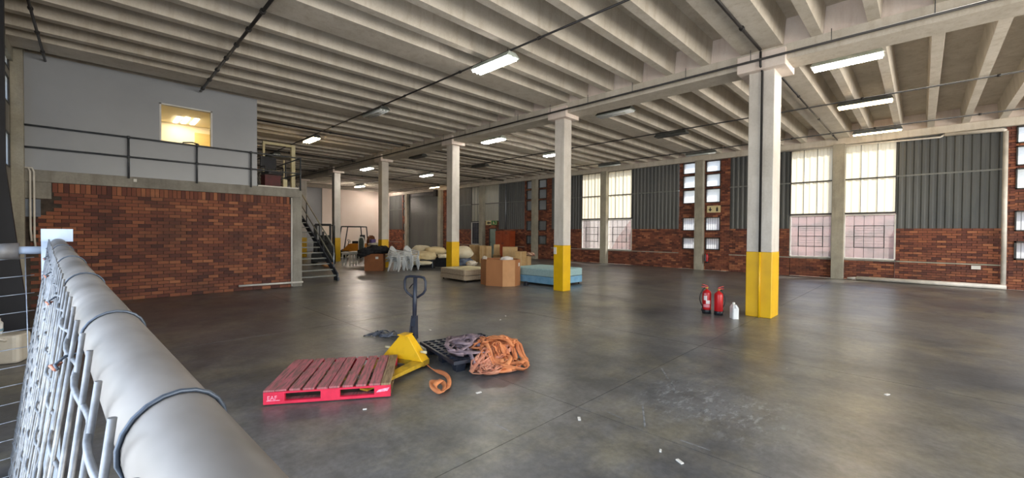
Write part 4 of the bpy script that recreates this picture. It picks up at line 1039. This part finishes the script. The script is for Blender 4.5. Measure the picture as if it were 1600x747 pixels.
c = onX(722, 413, 12.6); o = empty('rolled_mattress', (c.x, c.y, 0), -.79, 'rolled white mattress standing right of the third column', 'mattress')
MB().blob((0, 0, .72), (.55, .4, .32), 50, .15, 28, 16, 1.4).build('roll', M_cu2, o); MB().blob((0, 0, .25), (.5, .38, .26), 52, .3, 24, 14, 2, .1).build('blue_bundle', mat('blue_grey_cloth', (110, 122, 140), (78, 86, 104), 5, .9), o)

# ---------------------------------------------------------------- white tables, mirror chair, brown chair
def white_table(u, v, w_, d_, h_, label, rz=-.79):
    c = F(u, v); o = empty('side_table', (c.x, c.y, 0), rz, label, 'table')
    B(-w_/2, -d_/2, h_-.04, w_/2, d_/2, h_).build('tabletop', M_white, o); B(-w_/2+.03, -d_/2+.03, h_-.12, w_/2-.03, d_/2-.03, h_-.04).build('apron', M_white, o)
    for sx in (-1, 1):
        for sy in (-1, 1): B(sx*(w_/2-.05)-.025, sy*(d_/2-.05)-.025, 0, sx*(w_/2-.05)+.025, sy*(d_/2-.05)+.025, h_-.04).build('leg', M_white, o)
        B(sx*(w_/2-.05)-.015, -d_/2+.05, .1, sx*(w_/2-.05)+.015, d_/2-.05, .14).build('stretcher', M_white, o)
    return o
white_table(546, 415, .62, .5, .68, 'small white side table nearer the stair'); white_table(562, 415.5, .9, .55, .72, 'wider white dressing table beside the brown carton')
white_table(579, 411, .5, .5, .85, 'narrow white stand at the left of the cloth heap')
c = F(557, 413.5); o = empty('mirror', (c.x+.5, c.y+.5, 0.0), -.79, 'white framed dressing mirror with arched top on the white table', 'mirror')
pl = [(-.16, 0), (.16, 0), (.17, .5), (.13, .66), (.06, .72), (-.06, .72), (-.13, .66), (-.17, .5)]
MB().add([(a, y_, .72+b) for y_ in (-.02, .02) for a, b in pl], [tuple(range(8)), tuple(range(15, 7, -1))]+[(i, (i+1) % 8, 8+(i+1) % 8, 8+i) for i in range(8)]).build('frame', M_white, o)
MB().add([(a*.75, y_, .76+b*.86) for y_ in (-.026, -.021) for a, b in pl], [tuple(range(8)), tuple(range(15, 7, -1))]+[(i, (i+1) % 8, 8+(i+1) % 8, 8+i) for i in range(8)]).build('glass', mat('mirror_glass', (170, 184, 176), rough=.08, metal=.8), o)
for sx in (-1, 1): B(sx*.13-.02, -.02, 0, sx*.13+.02, .02, .72).build('leg', M_white, o)
c = F(567, 412); o = empty('armchair', (c.x+1.2, c.y+1.0, 0), .5, 'brown upholstered chair with tall rounded back behind the white mirror', 'chair')
M_brn = mat('brown_leather', (112, 64, 30), (88, 48, 24), 5, .5)
MB().rbox(-.28, -.28, .3, .28, .28, .5, .08).build('seat', M_brn, o)
pl = [(-.3, 0), (.3, 0), (.3, .75), (.2, .95), (0, 1.02), (-.2, .95), (-.3, .75)]
MB().add([(a, y_, .45+b) for y_ in (.2, .32) for a, b in pl], [tuple(range(7)), tuple(range(13, 6, -1))]+[(i, (i+1) % 7, 7+(i+1) % 7, 7+i) for i in range(7)]).build('backrest', M_brn, o, bevel=.04)
for sx in (-1, 1):
    for sy in (-1, 1): B(sx*.23-.025, sy*.23-.025, 0, sx*.23+.025, sy*.23+.025, .3).build('leg', M_sb, o)

# ---------------------------------------------------------------- forklifts
M_fo = mat('forklift_orange', (214, 140, 40), (194, 120, 34), 3, .45); M_fk = mat('forklift_black', (26, 28, 30), (40, 42, 44), 5, .5); M_fy = mat('forklift_yellow', (226, 190, 40), rough=.45)
def forklift(loc, rz, body, label):
    o = empty('forklift', loc, rz, label, 'forklift')
    MB().hexa([(-1.2, -.5, .25), (.7, -.5, .2), (.7, .5, .2), (-1.2, .5, .25), (-1.1, -.48, .95), (-.1, -.5, .95), (-.1, .5, .95), (-1.1, .48, .95)]).build('counterweight', body, o, bevel=.06)
    B(-.1, -.5, .2, .75, .5, .5).build('floor_plate', M_fk, o, bevel=.02)
    MB().rbox(-.75, -.28, .95, -.2, .28, 1.1, .06).build('seat', M_fk, o); MB().rbox(-.85, -.27, 1.05, -.7, .27, 1.5, .05).build('backrest', M_fk, o, bevel=.03)
    f = MB()
    for s in (-1, 1):
        f.tube([(-.95, s*.45, .9), (-.85, s*.45, 2.02)], .035, 6).tube([(.65, s*.45, .5), (.4, s*.45, 2.02)], .035, 6).tube([(-.85, s*.45, 2.02), (.4, s*.45, 2.02)], .035, 6)
    for q in range(6): f.tube([(-.85+q*.25, -.45, 2.03), (-.85+q*.25, .45, 2.03)], .02, 6)
    f.build('overhead_guard', M_fk, o)
    m_ = MB()
    for s in (-1, 1): m_.box(.85, s*.33-.05, .08, 1.0, s*.33+.05, 2.1)
    for z in (.4, 1.2, 2.02): m_.box(.87, -.33, z, .97, .33, z+.08)
    m_.build('mast', M_fk, o); MB().tube([(.92, 0, .3), (.92, 0, 1.7)], .05).build('lift_cylinder', M_steel, o)
    B(1.0, -.5, .15, 1.06, .5, .6).build('carriage', M_fk, o)
    for s in (-1, 1):
        MB().hexa([(1.06, s*.25-.06, .06), (2.1, s*.25-.04, .05), (2.1, s*.25+.04, .05), (1.06, s*.25+.06, .06), (1.06, s*.25-.06, .11), (2.1, s*.25-.04, .07), (2.1, s*.25+.04, .07), (1.06, s*.25+.06, .11)]).build('fork', M_steel, o)
        MB().tube([(.65, s*.36, .28), (.65, s*.56, .28)], .28, 18).build('front_wheel', M_black, o); MB().tube([(-.75, s*.38, .23), (-.75, s*.52, .23)], .23, 18).build('rear_wheel', M_black, o)
    MB().tube([(.3, 0, .5), (.1, 0, 1.1)], .025).tube([(.1+.15*math.cos(q*PI/6)*.5, .17*math.sin(q*PI/6), 1.1+.15*math.cos(q*PI/6)*.6) for q in range(12)], .015, 6, closed=True).build('steering_wheel', M_fk, o)
    return o
c = onY(548, 400, 26.2); forklift((c.x, c.y, 0), 2.3, M_fo, 'orange and black forklift parked before the cream far wall')
c = onY(507, 400, 22.6); forklift((c.x, c.y, 0), -2.0, M_fk, 'black forklift with its mast showing behind the stair')
c = F(535, 416); tag(MB().blob((0, 0, .12), (.28, .2, .12), 60, .35, flat=.1).build('sack', mat('orange_sack', (206, 150, 100), rough=.8), loc=(c.x-.8, c.y-.3, 0)), 'orange bag lying at the foot of the fifth column', 'bag')
# ---------------------------------------------------------------- mesh gate beside the camera
GA = Vector((.0790, .0094, 1.5040)); GD = Vector((-.05912, .99796, .02407)); GR = .038
def gp(t, r=0, z=0):      # a point along the gate rail, r to its right, z above its axis
    p = GA+GD*t; return Vector((p.x+r*.998, p.y+r*.059, p.z+z))
M_gate = mat('scuffed_galvanised', (142, 138, 135), (104, 100, 96), 7, .5, metal=.35, stretch=(1, .5, 1))
M_wire = mat('galvanised_wire', (146, 150, 156), (112, 116, 122), 40, .45, metal=.5)
M_post = mat('pale_blue_steel', (190, 206, 226), (172, 188, 212), 6, .5)
TE = 4.15
gt = empty('gate', gp(TE)-Vector((0, 0, gp(TE).z)), 0, 'galvanised mesh gate with a fat top pipe in the left foreground', 'gate')
def put(mb, name, m, parent=gt):
    o = mb.build(name, m, parent)
    q = Vector(parent.location) if parent is gt else Vector((0, 0, 0))
    if parent is gt: o.data.transform(Matrix.Translation(-q))
    return o
put(MB().tube([gp(-.45+i*(TE+.45)/30) for i in range(31)], GR, 28), 'top_rail', M_gate)
put(MB().box(gp(TE).x-.075, gp(TE).y-.02, 0, gp(TE).x-.0, gp(TE).y+.06, 1.70), 'gate_post', M_post)
put(MB().box(gp(TE).x-.075, gp(TE).y-.03, 1.62, gp(TE).x+.07, gp(TE).y+.01, 1.705), 'end_plate', M_post)
TILT = math.radians(7)
def mp(t, h, off=0):      # point of the leaning mesh: h below its top edge
    p = gp(t, -GR-.008-off, .012); return Vector((p.x-math.sin(TILT)*h, p.y, p.z-math.cos(TILT)*h))
SP = .115; t = .10; i = 0
while t < TE-.12:
    jx = random.uniform(-.004, .004); put(MB().tube([mp(t, -.028+random.uniform(-.004, .004)), mp(t, .3, jx), mp(t, .7, -jx), mp(t, 1.25)],   .003, 8 if t < 1 else 5), 'vertical_wire', M_wire); t += SP; i += 1
for j in range(9):
    h = .03+j*.15; n = int((TE-.2)/SP*4); pts = [mp(.08+k*SP/4, h+.004*math.sin(k*.7), .004*math.cos(k*PI/4*1.0+.6)) for k in range(n)]
    put(MB().tube(pts, .0032, 6), 'horizontal_wire', M_wire)
for t in (.45, .92, 1.6, 2.3, 3.2):      # tie wires round the pipe
    tilt_ = .03; pts = []
    for k in range(15):
        a = math.radians(205-k*17); pts.append(gp(t+tilt_*k/14, math.cos(a)*(GR+.0022), math.sin(a)*(GR+.0022)))
    pts = [mp(t-.02, .045, .012), mp(t-.015, .038, .016), mp(t-.005, .03, .006)] + pts
    put(MB().tube(pts, .0022, 6), 'tie_wire', mat('tie_wire', (92, 102, 116), (70, 80, 94), 30, .4, metal=.5))
    put(MB().tube([mp(t-.02, .045, .014), mp(t-.005, .041, .02), mp(t+.015, .044, .008), mp(t+.005, .05, .016)], .0022, 6), 'wire_twist', mat('wire_copper', (170, 110, 90), rough=.5))
# side stub with clamp and the square mesh panel beyond
q = gp(TE)
o = empty('fence_panel', (q.x-.1, q.y+.12, 0), 0, 'square wire mesh fence panel with a pale pipe on top at the left edge', 'fence')
a = onY(60, 391, q.y+.12); b = onY(-60, 392, q.y+.12); o.location = (0, 0, 0)
MB().tube([(a.x+.02, a.y, a.z), (b.x, b.y, b.z)], .026, 12).build('top_pipe', M_post, o)
c = onY(8, 393, q.y+.12); MB().tube([(c.x-.05, c.y, c.z), (c.x+.06, c.y, c.z)], [.05, .056], 14).build('clamp', M_gate, o)
for k in range(9):
    xx = a.x-.06-k*.125; MB().tube([(xx, a.y+.01, a.z-.02), (xx+.01, a.y+.012, .8), (xx, a.y+.01, .02)], .003, 5).build('vertical_wire', M_galv, o)
for k in range(13):
    zz = a.z-.06-k*.12; MB().tube([(a.x-.02, a.y+.014, zz+.012), (b.x, b.y+.014, zz-.012)], .003, 5).build('horizontal_wire', M_galv, o)
# dark upright at the left edge, with a flared foot
PY = 9.6
e = lambda u, v: onY(u, v, PY)
o = empty('steel_post', (-1.1, PY, 0), 0, 'dark navy upright steel post at the left edge behind the mesh', 'post')
M_navy = mat('navy_steel', (20, 22, 30), (28, 30, 40), 3, .6)
zm = e(9, 262).z; xa, xb = -1.19+1.1, e(9, 262).x+1.1; xf = e(50, 520).x+1.1
MB().hexa([(xa, -.06, 0), (xf, -.06, 0), (xf, .06, 0), (xa, .06, 0), (xa, -.06, zm), (xb, -.06, zm), (xb, .06, zm), (xa, .06, zm)]).build('lower_section', M_navy, o)
B(xa, -.06, zm, e(7, 100).x+1.1, .06, 5.40).build('upper_section', M_navy, o)
# white plastic container behind the mesh
c = F(20, 566); o = empty('jerrycan', (c.x-.1, c.y+.1, 0), -.3, 'white plastic container with a blue capped bottle behind the left mesh', 'can')
MB().rbox(-.24, -.16, 0, .22, .16, .36, .06).build('body', mat('cream_plastic', (222, 216, 204), (206, 198, 184), 4, .5), o, bevel=.03)
MB().tube([(-.08, -.15, .3), (-.06, -.2, .33), (.08, -.2, .33), (.1, -.15, .3)], .02).build('handle', M_pvc, o)
MB().lathe([(.10, .36), (.11, .40), (.11, .5), (.09, .53), (.09, .56)], 14, Matrix.Translation((-.1, 0, 0))).build('tub', M_wplast, o)
MB().lathe([(.112, .40), (.112, .43)], 14, Matrix.Translation((-.1, 0, 0))).build('blue_band', mat('pale_blue_plastic', (130, 170, 196), rough=.5), o)
